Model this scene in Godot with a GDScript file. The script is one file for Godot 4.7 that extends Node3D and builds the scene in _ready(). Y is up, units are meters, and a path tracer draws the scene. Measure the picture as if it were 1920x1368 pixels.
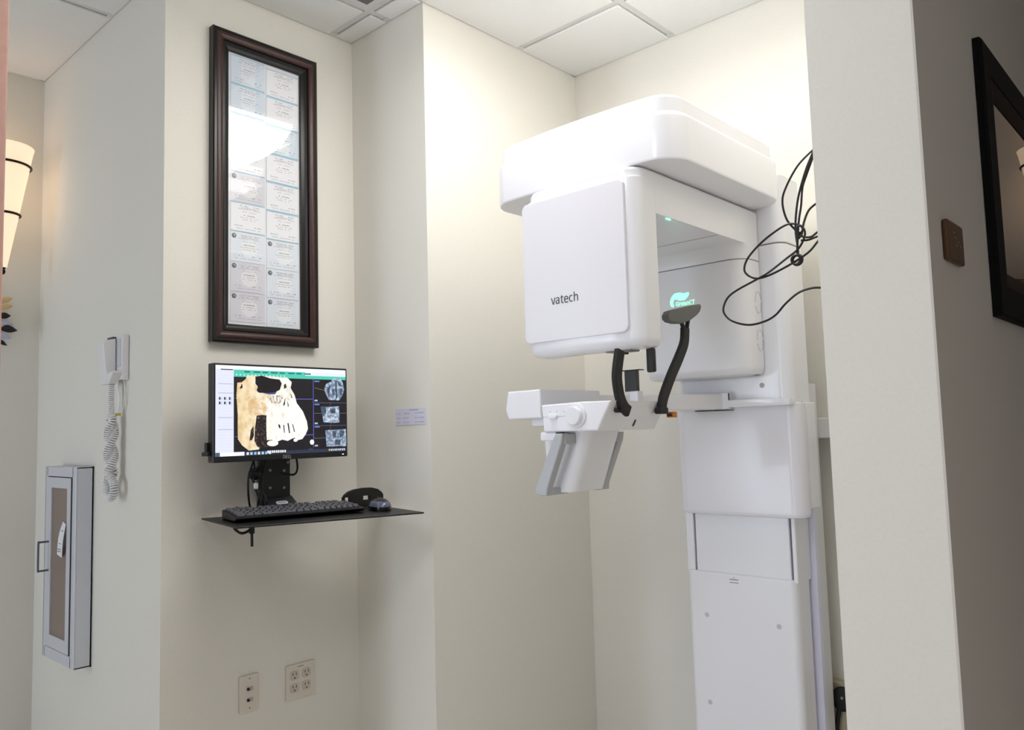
extends Node3D
# A dental imaging alcove: beige stepped walls, a white imaging machine, a wall workstation.

const CEIL := 2.745
var used := {}
var mats := {}
var prof_soft := [Vector2(0.004, 0.0), Vector2(0.0012, 0.0012), Vector2(0.0, 0.004)]

# ---------------------------------------------------------------- mesh builder
class MB:
	var v := PackedVector3Array()
	var t := PackedVector2Array()
	func tri(a: Vector3, b: Vector3, c: Vector3, ua := Vector2.ZERO, ub := Vector2.ZERO, uc := Vector2.ZERO) -> void:
		v.append(a); v.append(b); v.append(c)
		t.append(ua); t.append(ub); t.append(uc)
	func quad(a: Vector3, b: Vector3, c: Vector3, d: Vector3) -> void:
		tri(a, b, c, Vector2(0, 1), Vector2(1, 1), Vector2(1, 0))
		tri(a, c, d, Vector2(0, 1), Vector2(1, 0), Vector2(0, 0))
	func outward(from: int) -> void:       # turn a closed shape so that its faces point outwards
		var vol := 0.0
		var o := v[from]
		for i in range(from, v.size(), 3):
			vol += (v[i] - o).dot((v[i + 1] - o).cross(v[i + 2] - o))
		if vol < 0.0:
			for i in range(from, v.size(), 3):
				var p := v[i + 1]; v[i + 1] = v[i + 2]; v[i + 2] = p
				var q := t[i + 1]; t[i + 1] = t[i + 2]; t[i + 2] = q
	# rings of equal length joined to a solid, ends closed
	func loft(rings: Array, cap := true) -> void:
		var from := v.size()
		var n: int = rings[0].size()
		for k in rings.size() - 1:
			var a: PackedVector3Array = rings[k]
			var b: PackedVector3Array = rings[k + 1]
			for i in n:
				var j := (i + 1) % n
				tri(a[i], a[j], b[j]); tri(a[i], b[j], b[i])
		if cap:
			fan(rings[0], true); fan(rings[rings.size() - 1], false)
		outward(from)
	func fan(r: PackedVector3Array, flip: bool) -> void:
		var c := Vector3.ZERO
		for p in r: c += p
		c /= r.size()
		for i in r.size():
			var j := (i + 1) % r.size()
			if flip: tri(c, r[j], r[i])
			else: tri(c, r[i], r[j])
	# outline in local XY pushed along local Z, edges rounded by bevel
	func prism(poly: PackedVector2Array, z0: float, z1: float, bevel := 0.0, x := Transform3D(), segs := 3) -> void:
		var from := v.size()
		var rows := []
		if bevel > 0.0:
			for k in segs + 1:
				var a := PI / 2 * k / segs
				rows.append(Vector2(bevel * (1 - sin(a)), z0 + bevel * (1 - cos(a))))
			for k in segs + 1:
				var a := PI / 2 * k / segs
				rows.append(Vector2(bevel * (1 - cos(a)), z1 - bevel * (1 - sin(a))))
		else:
			rows = [Vector2(0, z0), Vector2(0, z1)]
		var n := poly.size()
		var rings := []
		var area := 0.0
		for i in n: area += poly[i].cross(poly[(i + 1) % n])
		for row in rows:
			var r := PackedVector2Array()
			for i in n:
				var e0: Vector2 = (poly[i] - poly[(i + n - 1) % n]).normalized()
				var e1: Vector2 = (poly[(i + 1) % n] - poly[i]).normalized()
				var n0 := Vector2(e0.y, -e0.x); var n1 := Vector2(e1.y, -e1.x)
				if area < 0: n0 = -n0; n1 = -n1
				var m := (n0 + n1) / maxf(1.0 + n0.dot(n1), 0.2)
				r.append(poly[i] - m * row.x)
			rings.append([r, row.y])
		for k in rings.size() - 1:
			for i in n:
				var j := (i + 1) % n
				var a: Vector2 = rings[k][0][i]; var b: Vector2 = rings[k][0][j]
				var c: Vector2 = rings[k + 1][0][j]; var d: Vector2 = rings[k + 1][0][i]
				var za: float = rings[k][1]; var zb: float = rings[k + 1][1]
				tri(x * Vector3(a.x, a.y, za), x * Vector3(b.x, b.y, za), x * Vector3(c.x, c.y, zb))
				tri(x * Vector3(a.x, a.y, za), x * Vector3(c.x, c.y, zb), x * Vector3(d.x, d.y, zb))
		for e in [0, rings.size() - 1]:
			var r: PackedVector2Array = rings[e][0]
			var ix := Geometry2D.triangulate_polygon(r)
			var z: float = rings[e][1]
			if ix.is_empty():
				for i in range(1, n - 1): ix.append_array([0, i, i + 1])
			for i in range(0, ix.size(), 3):
				var a := r[ix[i]]; var b := r[ix[i + 1]]; var c := r[ix[i + 2]]
				var ccw := (b - a).cross(c - a) > 0
				if (ccw == (area > 0)) == (e == 0):
					var s := b; b = c; c = s
				tri(x * Vector3(a.x, a.y, z), x * Vector3(b.x, b.y, z), x * Vector3(c.x, c.y, z))
		outward(from)
	func box(lo: Vector3, hi: Vector3, bevel := 0.0, x := Transform3D()) -> void:
		var p := PackedVector2Array([Vector2(lo.x, lo.y), Vector2(hi.x, lo.y), Vector2(hi.x, hi.y), Vector2(lo.x, hi.y)])
		if bevel > 0.0:
			p = rrect(lo.x, lo.y, hi.x, hi.y, bevel, 2)
		prism(p, lo.z, hi.z, bevel, x, 2)
	static func rrect(x0: float, y0: float, x1: float, y1: float, r: float, segs := 6, bulge := 0.0) -> PackedVector2Array:
		var p := PackedVector2Array()
		for k in 4:
			var c := Vector2(x1 - r if k == 0 or k == 3 else x0 + r, y1 - r if k < 2 else y0 + r)
			for s in segs + 1:
				var a := PI / 2 * (k + float(s) / segs)
				p.append(c + Vector2(cos(a), sin(a)) * r)
		return p
	# an upright block whose plan is an outline in XZ; rows are (inset, y)
	func block(plan: PackedVector2Array, y0: float, y1: float, bevel := 0.0, segs := 3) -> void:
		prism(plan, y0, y1, bevel, Transform3D(Vector3(1, 0, 0), Vector3(0, 0, 1), Vector3(0, 1, 0), Vector3.ZERO), segs)
	func tube(path: PackedVector3Array, radius: float, segs := 8, closed := false) -> void:
		var from := v.size()
		var n := path.size()
		var side := Vector3.ZERO
		var rings := []
		for i in n:
			var d: Vector3 = (path[mini(i + 1, n - 1)] - path[maxi(i - 1, 0)]).normalized()
			if side == Vector3.ZERO:
				side = d.cross(Vector3.UP if absf(d.y) < 0.9 else Vector3.RIGHT).normalized()
			side = (side - d * side.dot(d)).normalized()
			var up := d.cross(side)
			var r := PackedVector3Array()
			for s in segs:
				var a := TAU * s / segs
				r.append(path[i] + (side * cos(a) + up * sin(a)) * radius)
			rings.append(r)
		for k in n - 1:
			for i in segs:
				var j := (i + 1) % segs
				tri(rings[k][i], rings[k][j], rings[k + 1][j]); tri(rings[k][i], rings[k + 1][j], rings[k + 1][i])
		if not closed:
			fan(rings[0], true); fan(rings[n - 1], false)
		outward(from)
	func lathe(profile: Array, segs := 24, x := Transform3D()) -> void:   # (radius, y) bottom to top
		var rings := []
		for q in profile:
			var r := PackedVector3Array()
			for s in segs:
				var a := TAU * s / segs
				r.append(x * Vector3(cos(a) * maxf(q.x, 0.00005), q.y, sin(a) * maxf(q.x, 0.00005)))
			rings.append(r)
		loft(rings)
	func ball(c: Vector3, r: Vector3, segs := 16) -> void:
		var p := []
		for k in segs / 2 + 1:
			var a := -PI / 2 + PI * k / (segs / 2)
			p.append(Vector2(cos(a), sin(a)))
		lathe(p, segs, Transform3D(Basis.from_scale(r), c))
	func ring(c: Vector3, x: Vector3, y: Vector3, big: float, small: float, segs := 24) -> void:
		var p := PackedVector3Array()
		for s in segs + 1:
			var a := TAU * s / segs
			p.append(c + x * cos(a) * big + y * sin(a) * big)
		tube(p, small, 8)
	func mesh(angle := 38.0) -> ArrayMesh:
		var n := v.size()
		var fn := PackedVector3Array(); fn.resize(n / 3)
		var at := {}
		var keys := []; keys.resize(n)
		for f in n / 3:
			fn[f] = (v[f * 3 + 1] - v[f * 3]).cross(v[f * 3 + 2] - v[f * 3])
			for k in 3:
				var key := Vector3i((v[f * 3 + k] * 50000.0).round())
				keys[f * 3 + k] = key
				if at.has(key): at[key].append(f)
				else: at[key] = [f]
		var lim := cos(deg_to_rad(angle))
		var un := PackedVector3Array(); un.resize(n / 3)
		for f in n / 3: un[f] = fn[f].normalized()
		var pv := PackedVector3Array(); var pn := PackedVector3Array(); var pt := PackedVector2Array()
		for f in n / 3:
			if fn[f].length_squared() < 1e-20: continue
			for k in [0, 2, 1]:
				var i: int = f * 3 + k
				var s := Vector3.ZERO
				for g in at[keys[i]]:
					if un[g].dot(un[f]) > lim: s += fn[g]
				pv.append(v[i]); pn.append(s.normalized()); pt.append(t[i])
		var a := []; a.resize(Mesh.ARRAY_MAX)
		a[Mesh.ARRAY_VERTEX] = pv; a[Mesh.ARRAY_NORMAL] = pn; a[Mesh.ARRAY_TEX_UV] = pt
		var m := ArrayMesh.new()
		m.add_surface_from_arrays(Mesh.PRIMITIVE_TRIANGLES, a)
		return m

# ---------------------------------------------------------------- naming and placing
func numbered(called: String) -> String:
	used[called] = used.get(called, 0) + 1
	return called if used[called] == 1 else "%s_%03d" % [called, used[called] - 1]

func tag(o: Node3D, label: String, category: String, group := "") -> Node3D:
	o.set_meta("label", label); o.set_meta("category", category)
	if group: o.set_meta("group", group)
	return o

func thing(called: String, label: String, category: String, at: Vector3, group := "", turn := 0.0) -> Node3D:
	var o := Node3D.new()
	o.name = numbered(called); add_child(o)
	o.position = at; o.rotation.y = turn
	return tag(o, label, category, group)

# a part whose shape is written in world coordinates (turned things use local ones)
func part(called: String, shape, material: Material, parent: Node3D, label := "", local := false, angle := 38.0) -> MeshInstance3D:
	var o := MeshInstance3D.new()
	o.name = called
	o.mesh = shape.mesh(angle) if shape is MB else shape
	o.material_override = material
	parent.add_child(o, true)
	if not local:
		var at := parent.position
		var up := parent.get_parent()
		while up != self and up is Node3D:
			at += up.position; up = up.get_parent()
		o.position = -at
	if label: o.set_meta("label", label)
	return o

func struct(called: String, shape: MB, material: Material, parent: Node3D = null) -> MeshInstance3D:
	var o := MeshInstance3D.new()
	o.name = called; o.mesh = shape.mesh(); o.material_override = material
	if parent: parent.add_child(o, true)
	else:
		add_child(o, true)
		o.set_meta("kind", "structure")
	return o

func mat(color: Color, rough := 0.6, metal := 0.0, spec := 0.5) -> StandardMaterial3D:
	var m := StandardMaterial3D.new()
	m.albedo_color = color; m.roughness = rough; m.metallic = metal; m.metallic_specular = spec
	return m

func noise_tex(freq: float, seed_: int, size := 512, as_normal := false, strength := 4.0, lo := 0.0, hi := 1.0, oct := 3) -> NoiseTexture2D:
	var n := FastNoiseLite.new()
	n.noise_type = FastNoiseLite.TYPE_SIMPLEX_SMOOTH; n.frequency = freq; n.seed = seed_; n.fractal_octaves = oct
	var t := NoiseTexture2D.new()
	t.noise = n; t.width = size; t.height = size; t.seamless = true
	t.as_normal_map = as_normal; t.bump_strength = strength
	if not as_normal:
		var g := Gradient.new()
		g.set_color(0, Color(lo, lo, lo)); g.set_color(1, Color(hi, hi, hi))
		t.color_ramp = g
	return t

func grain(m: StandardMaterial3D, tex: Texture2D, normal: Texture2D, scale: float, depth := 0.4) -> StandardMaterial3D:
	if tex: m.albedo_texture = tex
	if normal:
		m.normal_enabled = true; m.normal_texture = normal; m.normal_scale = depth
	m.uv1_triplanar = true; m.uv1_world_triplanar = true
	m.uv1_scale = Vector3.ONE * scale
	return m

func spline(pts: Array, per := 6) -> PackedVector3Array:
	var c := Curve3D.new()
	for i in pts.size():
		var a: Vector3 = pts[maxi(i - 1, 0)]
		var b: Vector3 = pts[mini(i + 1, pts.size() - 1)]
		c.add_point(pts[i], -(b - a) / 6.0, (b - a) / 6.0)
	var out := PackedVector3Array()
	for i in pts.size() - 1:
		for k in per: out.append(c.sample(i, float(k) / per))
	out.append(pts[-1])
	return out

func text(words: String, height: float, depth: float, font := "Droid Sans") -> TextMesh:
	var m := TextMesh.new()
	var f := SystemFont.new(); f.font_names = PackedStringArray([font])
	m.font = f; m.text = words; m.font_size = 32; m.pixel_size = height / 32.0; m.depth = depth
	return m

func print_on(im: Image, uv_flip := false) -> StandardMaterial3D:
	var m := mat(Color.WHITE, 0.55)
	m.albedo_texture = ImageTexture.create_from_image(im)
	return m

# ---------------------------------------------------------------- drawing flat print
func rect(im: Image, x0: float, y0: float, x1: float, y1: float, c: Color) -> void:
	var w := im.get_width(); var h := im.get_height()
	im.fill_rect(Rect2i(roundi(x0 * w), roundi(y0 * h), maxi(1, roundi((x1 - x0) * w)), maxi(1, roundi((y1 - y0) * h))), c)

func poly(im: Image, pts: PackedVector2Array, paint: Callable) -> void:
	var w := im.get_width(); var h := im.get_height()
	var lo := pts[0]; var hi := pts[0]
	for p in pts: lo = lo.min(p); hi = hi.max(p)
	for y in range(maxi(0, int(lo.y * h)), mini(h - 1, int(hi.y * h)) + 1):
		var fy := (y + 0.5) / h
		var xs := []
		for i in pts.size():
			var a := pts[i]; var b := pts[(i + 1) % pts.size()]
			if (a.y <= fy) != (b.y <= fy): xs.append(a.x + (fy - a.y) / (b.y - a.y) * (b.x - a.x))
		xs.sort()
		for k in range(0, xs.size() - 1, 2):
			for x in range(maxi(0, int(xs[k] * w)), mini(w - 1, int(xs[k + 1] * w)) + 1):
				im.set_pixel(x, y, paint.call((x + 0.5) / w, fy, im.get_pixel(x, y)))

func disc(im: Image, c: Vector2, r: Vector2, paint: Callable) -> void:
	var p := PackedVector2Array()
	for k in 28: p.append(c + Vector2(cos(TAU * k / 28), sin(TAU * k / 28)) * r)
	poly(im, p, paint)

func words(im: Image, rng: RandomNumberGenerator, x0: float, x1: float, y: float, h: float, c: Color, fill := 0.8) -> void:
	var x := x0
	while x < x1:
		var n := rng.randf_range(0.01, 0.045)
		if rng.randf() < fill: rect(im, x, y, minf(x + n, x1), y + h, c.lerp(Color.WHITE, rng.randf() * 0.35))
		x += n + 0.012

func certificate_print(kind: int, rng: RandomNumberGenerator) -> Image:
	var im := Image.create(192, 160, false, Image.FORMAT_RGB8)
	var paper: Color = [Color(0.85, 0.90, 0.95), Color(0.95, 0.96, 0.98), Color(0.86, 0.86, 0.90), Color(0.90, 0.93, 0.97)][kind]
	im.fill(paper)
	var ink := Color(0.55, 0.55, 0.6)
	if kind < 2:
		rect(im, 0, 0, 1, 0.03, Color(0.58, 0.79, 0.90)); rect(im, 0, 0.97, 1, 1, Color(0.64, 0.83, 0.92))
		if kind == 0: rect(im, 0.30, 0.05, 0.72, 0.95, paper.lightened(0.35))
	else:
		disc(im, Vector2(0.54, 0.52), Vector2(0.24, 0.29), func(_x, _y, c): return c.lightened(0.45))
		disc(im, Vector2(0.10, 0.14), Vector2(0.062, 0.082), func(_x, _y, _c): return Color(0.16, 0.20, 0.22))
		disc(im, Vector2(0.105, 0.135), Vector2(0.035, 0.045), func(_x, _y, _c): return Color(0.62, 0.68, 0.70))
		disc(im, Vector2(0.088, 0.155), Vector2(0.02, 0.03), func(_x, _y, _c): return Color(0.12, 0.15, 0.17))
	var red := Color(0.62, 0.45, 0.48)
	words(im, rng, 0.26, 0.84, 0.09, 0.028, ink.darkened(0.15)); words(im, rng, 0.30, 0.80, 0.15, 0.022, red)
	words(im, rng, 0.22, 0.86, 0.20, 0.018, ink); words(im, rng, 0.34, 0.74, 0.29, 0.02, ink)
	words(im, rng, 0.38, 0.70, 0.40, 0.03, ink.darkened(0.2), 0.9); words(im, rng, 0.28, 0.80, 0.49, 0.018, ink)
	words(im, rng, 0.34, 0.72, 0.56, 0.018, red); words(im, rng, 0.12, 0.36, 0.78, 0.03, ink, 0.7)
	words(im, rng, 0.62, 0.90, 0.78, 0.03, ink.darkened(0.2), 0.7)
	words(im, rng, 0.12, 0.88, 0.88, 0.016, ink)
	return im

func screen_print() -> Image:
	var im := Image.create(720, 405, false, Image.FORMAT_RGB8)
	var rng := RandomNumberGenerator.new(); rng.seed = 5
	im.fill(Color(0.10, 0.09, 0.11))
	rect(im, 0, 0, 1, 0.045, Color(0.96, 0.97, 1.0))
	# left list
	rect(im, 0, 0.045, 0.125, 1, Color(0.90, 0.91, 0.985))
	rect(im, 0.035, 0.042, 0.12, 0.052, Color(0.12, 0.12, 0.18))
	for y in [0.20, 0.30, 0.57, 0.70]: rect(im, 0.02, y, 0.12, y + 0.012, Color(0.75, 0.77, 0.88))
	for k in 26: rect(im, 0.022, 0.075 + k * 0.033, 0.118, 0.078 + k * 0.033, Color(0.84, 0.86, 0.94))
	for r in 2:
		for c in 3:
			rect(im, 0.022 + c * 0.034, 0.35 + r * 0.05, 0.046 + c * 0.034, 0.388 + r * 0.05, Color(0.80, 0.83, 0.9))
			rect(im, 0.024 + c * 0.034, 0.353 + r * 0.05, 0.034 + c * 0.034, 0.38 + r * 0.05, Color(0.12, 0.14, 0.24))
	# toolbar
	rect(im, 0.125, 0.045, 1, 0.125, Color(0.33, 0.80, 0.71))
	rect(im, 0.66, 0.045, 1, 0.085, Color(0.90, 0.95, 0.97))
	for k in 8: rect(im, 0.20 + k * 0.065, 0.058, 0.24 + k * 0.065 + 0.01 * (k % 2), 0.072, Color(0.10, 0.42, 0.45))
	for k in 14: rect(im, 0.14 + k * 0.027, 0.092, 0.15 + k * 0.027, 0.11, Color(0.75, 0.95, 0.92))
	# main view: guide lines and the bone volume
	var ns := FastNoiseLite.new(); ns.seed = 3; ns.frequency = 0.02; ns.fractal_octaves = 4
	rect(im, 0.135, 0.36, 0.72, 0.368, Color(0.42, 0.42, 0.80)); rect(im, 0.135, 0.785, 0.725, 0.793, Color(0.42, 0.42, 0.80))
	rect(im, 0.722, 0.125, 0.727, 0.94, Color(0.36, 0.38, 0.74))
	var zx := func(a: Array) -> PackedVector2Array:
		var p := PackedVector2Array()
		for k in range(0, a.size(), 2):
			var u: float = (a[k] - 95.0) / 1665.0
			var top: float = 85.0 + 75.0 * u
			p.append(Vector2(u, (a[k + 1] - top) / (1256.0 - 22.0 * u - top)))
		return p
	var bone := func(x: float, y: float, _c: Color) -> Color:
		var n := ns.get_noise_2d(x * 720, y * 405)
		var g := clampf((x - 0.14) / 0.36 + n * 0.5, 0, 1)
		var c := Color(0.93, 0.82, 0.62).lerp(Color(1.0, 0.985, 0.95), g)
		return c.darkened(clampf(-n * 0.14, 0, 0.12))
	var dark := func(x: float, y: float, _c: Color) -> Color:
		var n := ns.get_noise_2d(x * 1900, y * 1100)
		return Color(0.13, 0.10, 0.11).lerp(Color(0.62, 0.50, 0.38), clampf(n * 1.5 - 0.15, 0, 1))
	var black := func(_x, _y, _c): return Color(0.08, 0.07, 0.09)
	poly(im, zx.call([345, 315, 400, 310, 450, 262, 452, 225, 560, 222, 650, 232, 760, 235, 880, 250, 955, 252, 1015, 312, 1000, 390, 1050, 480, 1080, 590, 1160, 700, 1212, 830, 1226, 930, 1195, 1000, 1150, 1062, 1090, 1074, 1050, 1040, 1000, 1060, 960, 1080, 890, 1062, 830, 1085, 760, 1060, 690, 1065, 690, 900, 600, 1180, 480, 1190, 400, 1120, 352, 1040, 350, 720, 335, 480]), bone)
	var enamel := func(x: float, y: float, c: Color) -> Color:
		return c.lerp(Color(1, 0.995, 0.975), clampf(0.75 + ns.get_noise_2d(x * 1400, y * 300) * 0.9, 0.2, 1))
	poly(im, zx.call([692, 580, 760, 600, 850, 640, 880, 700, 930, 620, 1010, 560, 1075, 590, 1160, 700, 1212, 830, 1226, 930, 1195, 1000, 1150, 1062, 1090, 1074, 1050, 1040, 1000, 1060, 960, 1080, 890, 1062, 830, 1085, 760, 1060, 690, 1065, 686, 800]), enamel)
	poly(im, zx.call([470, 540, 560, 520, 690, 600, 690, 730, 560, 745, 480, 700]), func(x: float, y: float, c: Color): return c.lerp(Color(0.87, 0.70, 0.50), clampf(0.5 + ns.get_noise_2d(x * 900, y * 500), 0, 0.7)))
	poly(im, zx.call([700, 500, 860, 480, 900, 520, 860, 600, 760, 585]), func(x: float, y: float, c: Color): return c.lerp(Color(0.55, 0.52, 0.47), clampf(0.35 + ns.get_noise_2d(x * 2600, y * 900) * 1.4, 0, 0.8)))
	poly(im, zx.call([560, 238, 640, 226, 740, 262, 858, 278, 884, 330, 862, 410, 800, 446, 690, 456, 600, 446, 575, 420, 590, 370, 562, 330]), black)
	poly(im, zx.call([610, 440, 700, 452, 820, 440, 800, 470, 720, 468]), func(_x, _y, _c): return Color(0.28, 0.27, 0.55))
	poly(im, zx.call([575, 745, 640, 735, 692, 742, 690, 900, 695, 1062, 740, 1130, 640, 1175, 580, 1140, 548, 1070, 555, 900]), dark)
	poly(im, zx.call([375, 385, 400, 330, 405, 380, 380, 395]), black)
	poly(im, zx.call([505, 930, 535, 880, 540, 1000, 515, 1060, 490, 1060]), dark)
	for s in [[915, 400, 950, 380, 935, 330, 915, 350], [905, 610, 930, 520, 925, 600, 912, 625], [958, 560, 975, 620, 965, 635], [1000, 460, 1022, 520, 1010, 520], [840, 860, 862, 870, 868, 920, 850, 905], [905, 870, 915, 870, 922, 980, 912, 960], [958, 850, 972, 850, 990, 975, 978, 980], [1020, 860, 1030, 870, 1052, 960, 1044, 965]]:
		poly(im, zx.call(s), dark)
	for e in [[770, 1105, 70, 38], [1062, 1072, 28, 22], [1280, 1105, 28, 34]]:
		var c: Vector2 = zx.call([e[0], e[1]])[0]
		disc(im, c, Vector2(e[2] / 1665.0, e[3] / 1110.0), func(_x, _y, _c): return Color(0.98, 0.98, 0.96))
	rect(im, 0.685, 0.955, 0.72, 0.97, Color(0.35, 0.36, 0.42))
	for k in 9: rect(im, 0.365 + k * 0.016, 0.955, 0.378 + k * 0.016, 0.985, Color(0.90, 0.92, 0.96))
	# three slices at the side
	var xray := func(tone: float) -> Callable:
		return func(x: float, y: float, _c: Color) -> Color:
			var n := ns.get_noise_2d(x * 1500, y * 900)
			return Color(0.40, 0.47, 0.58).lerp(Color(0.86, 0.92, 0.97), clampf(tone + n * 0.9, 0, 1))
	var shade := func(x: float, y: float, _c: Color) -> Color:
		return Color(0.20, 0.24, 0.31).lerp(Color(0.36, 0.42, 0.5), clampf(0.5 + ns.get_noise_2d(x * 1800, y * 900), 0, 1))
	poly(im, zx.call([1480, 340, 1550, 310, 1580, 270, 1680, 268, 1720, 330, 1735, 420, 1710, 500, 1660, 560, 1520, 555, 1470, 470, 1455, 400]), xray.call(0.4))
	for s in [[1560, 420, 1590, 400, 1600, 480, 1570, 500], [1680, 400, 1712, 420, 1700, 500, 1670, 480], [1610, 290, 1630, 300, 1640, 520, 1620, 540, 1608, 420], [1480, 420, 1540, 350, 1520, 520], [1640, 300, 1720, 380, 1660, 370]]: poly(im, zx.call(s), shade)
	poly(im, zx.call([1400, 640, 1660, 636, 1665, 858, 1440, 855]), shade)
	poly(im, zx.call([1480, 650, 1660, 640, 1662, 855, 1570, 858, 1440, 845, 1432, 780, 1480, 720]), xray.call(0.55))
	poly(im, zx.call([1535, 670, 1610, 665, 1605, 720, 1560, 740, 1530, 700]), shade)
	poly(im, zx.call([1465, 952, 1755, 945, 1765, 1170, 1480, 1168]), xray.call(0.35))
	for s in [[1560, 970, 1620, 960, 1610, 1060, 1570, 1050], [1660, 960, 1730, 965, 1720, 1040, 1670, 1050], [1600, 1080, 1680, 1080, 1670, 1150, 1600, 1150]]: poly(im, zx.call(s), shade)
	for y in [0.405, 0.68]: rect(im, 0.728, y, 1, y + 0.006, Color(0.36, 0.44, 0.60))
	for y in [0.53, 0.83]: rect(im, 0.73, y, 1, y + 0.005, Color(0.45, 0.48, 0.56))
	for y in [0.14, 0.42, 0.69]: rect(im, 0.735, y, 0.775, y + 0.014, Color(0.45, 0.55, 0.85))
	for y in [0.37, 0.645, 0.91]: rect(im, 0.735, y, 0.76, y + 0.02, Color(0.72, 0.75, 0.8))
	rect(im, 0.865, 0.40, 0.868, 0.88, Color(0.55, 0.35, 0.30))
	poly(im, PackedVector2Array([Vector2(0.735, 0.225), Vector2(0.82, 0.252), Vector2(0.82, 0.258), Vector2(0.735, 0.231)]), func(_x, _y, _c): return Color(0.55, 0.45, 0.3))
	# task bar
	rect(im, 0.125, 0.955, 0.36, 1.0, Color(0.20, 0.23, 0.34)); rect(im, 0.51, 0.962, 1, 1, Color(0.17, 0.20, 0.30))
	rect(im, 0.03, 0.958, 0.20, 1, Color(0.97, 0.98, 1)); rect(im, 0, 0.958, 0.03, 1, Color(0.30, 0.36, 0.48))
	for k in 7: rect(im, 0.215 + k * 0.027, 0.966, 0.231 + k * 0.027, 0.995, [Color(0.9, 0.93, 0.97), Color(0.70, 0.85, 0.85), Color(0.55, 0.78, 0.95)][k % 3])
	for k in 9: rect(im, 0.85 + k * 0.016, 0.966, 0.86 + k * 0.016, 0.99, Color(0.85, 0.88, 0.92) if k else Color(0.95, 0.8, 0.4))
	return im

# ---------------------------------------------------------------- lamps
func area_lamp(called: String, at: Vector3, size: Vector2, energy: float, color: Color, look := Vector3.DOWN) -> void:
	var l := AreaLight3D.new()
	l.name = called; add_child(l)
	l.area_size = size; l.light_energy = energy; l.light_color = color
	l.shadow_enabled = true; l.area_range = 12.0; l.area_attenuation = 2.0
	l.look_at_from_position(at, at + look, Vector3.FORWARD if absf(look.y) > 0.9 else Vector3.UP)

func ceiling_light(label: String, c: Vector2, half: Vector2, energy: float, color: Color, glow := 1.4) -> void:
	var o := thing("ceiling_light", label, "ceiling light", Vector3(c.x, CEIL - 0.02, c.y))
	var f := MB.new()
	for s in [-1, 1]:
		f.box(Vector3(c.x - half.x, CEIL - 0.045, c.y + s * half.y - 0.012), Vector3(c.x + half.x, CEIL - 0.008, c.y + s * half.y + 0.012), 0.004)
		f.box(Vector3(c.x + s * half.x - 0.02, CEIL - 0.03, c.y - half.y), Vector3(c.x + s * half.x + 0.02, CEIL - 0.008, c.y + half.y), 0.004)
	part("frame", f, mats.lamp_white, o)
	var arc := PackedVector2Array()
	for k in 17:
		var a := PI * k / 16
		arc.append(Vector2(cos(a) * (half.x - 0.02), -sin(a) * 0.105))
	var m := MB.new()
	m.prism(arc, c.y - half.y + 0.012, c.y + half.y - 0.012, 0.0, Transform3D(Basis(), Vector3(c.x, CEIL - 0.012, 0)))
	var e := mat(Color(0.95, 0.95, 0.95), 0.4)
	e.emission_enabled = true; e.emission = color; e.emission_energy_multiplier = glow
	part("lamp_lens", m, e, o)
	area_lamp("ceiling_lamp_light", Vector3(c.x, CEIL - 0.125, c.y), half * 1.9, energy, color)

# ---------------------------------------------------------------- the scene
func _ready() -> void:
	var cam := Camera3D.new()
	cam.name = "camera"; add_child(cam)
	cam.position = Vector3(0, 1.25, 0)
	cam.rotation = Vector3(deg_to_rad(4.69126), deg_to_rad(42.71678), deg_to_rad(-1.58900))
	cam.fov = 49.35531; cam.near = 0.05; cam.far = 60.0; cam.current = true
	var we := WorldEnvironment.new(); we.name = "environment"
	var env := Environment.new()
	env.background_mode = Environment.BG_COLOR; env.background_color = Color(0.5, 0.55, 0.6)
	env.ambient_light_source = Environment.AMBIENT_SOURCE_DISABLED
	env.tonemap_mode = Environment.TONE_MAPPER_LINEAR; env.tonemap_exposure = 1.32
	env.sdfgi_enabled = true; env.ssao_enabled = true; env.ssil_enabled = true
	we.environment = env; add_child(we)

	make_materials()
	# the lamp over the alcove, then unseen lamps added as fill
	ceiling_light("long curved white ceiling light above the imaging machine", Vector2(-1.31, -1.43), Vector2(0.30, 0.585), 0.42, Color(1.0, 0.99, 0.97), 4.2)
	ceiling_light("added square white fill light above the gap between machine and partition", Vector2(-0.765, -1.95), Vector2(0.195, 0.28), 0.09, Color(1.0, 0.99, 0.97))  # added to brighten the machine side and the alcove walls
	ceiling_light("added cool white fill light in the unseen room behind the doorway", Vector2(-0.80, 0.6), Vector2(0.255, 0.585), 0.75, Color(0.93, 0.95, 1.0), 2.8)  # unseen lamp added as front fill for the alcove
	build_room()
	build_ceiling()
	build_machine()
	build_frame()
	build_workstation()
	build_wall_things()
	build_left()
	build_right()
	build_cables()

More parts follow.
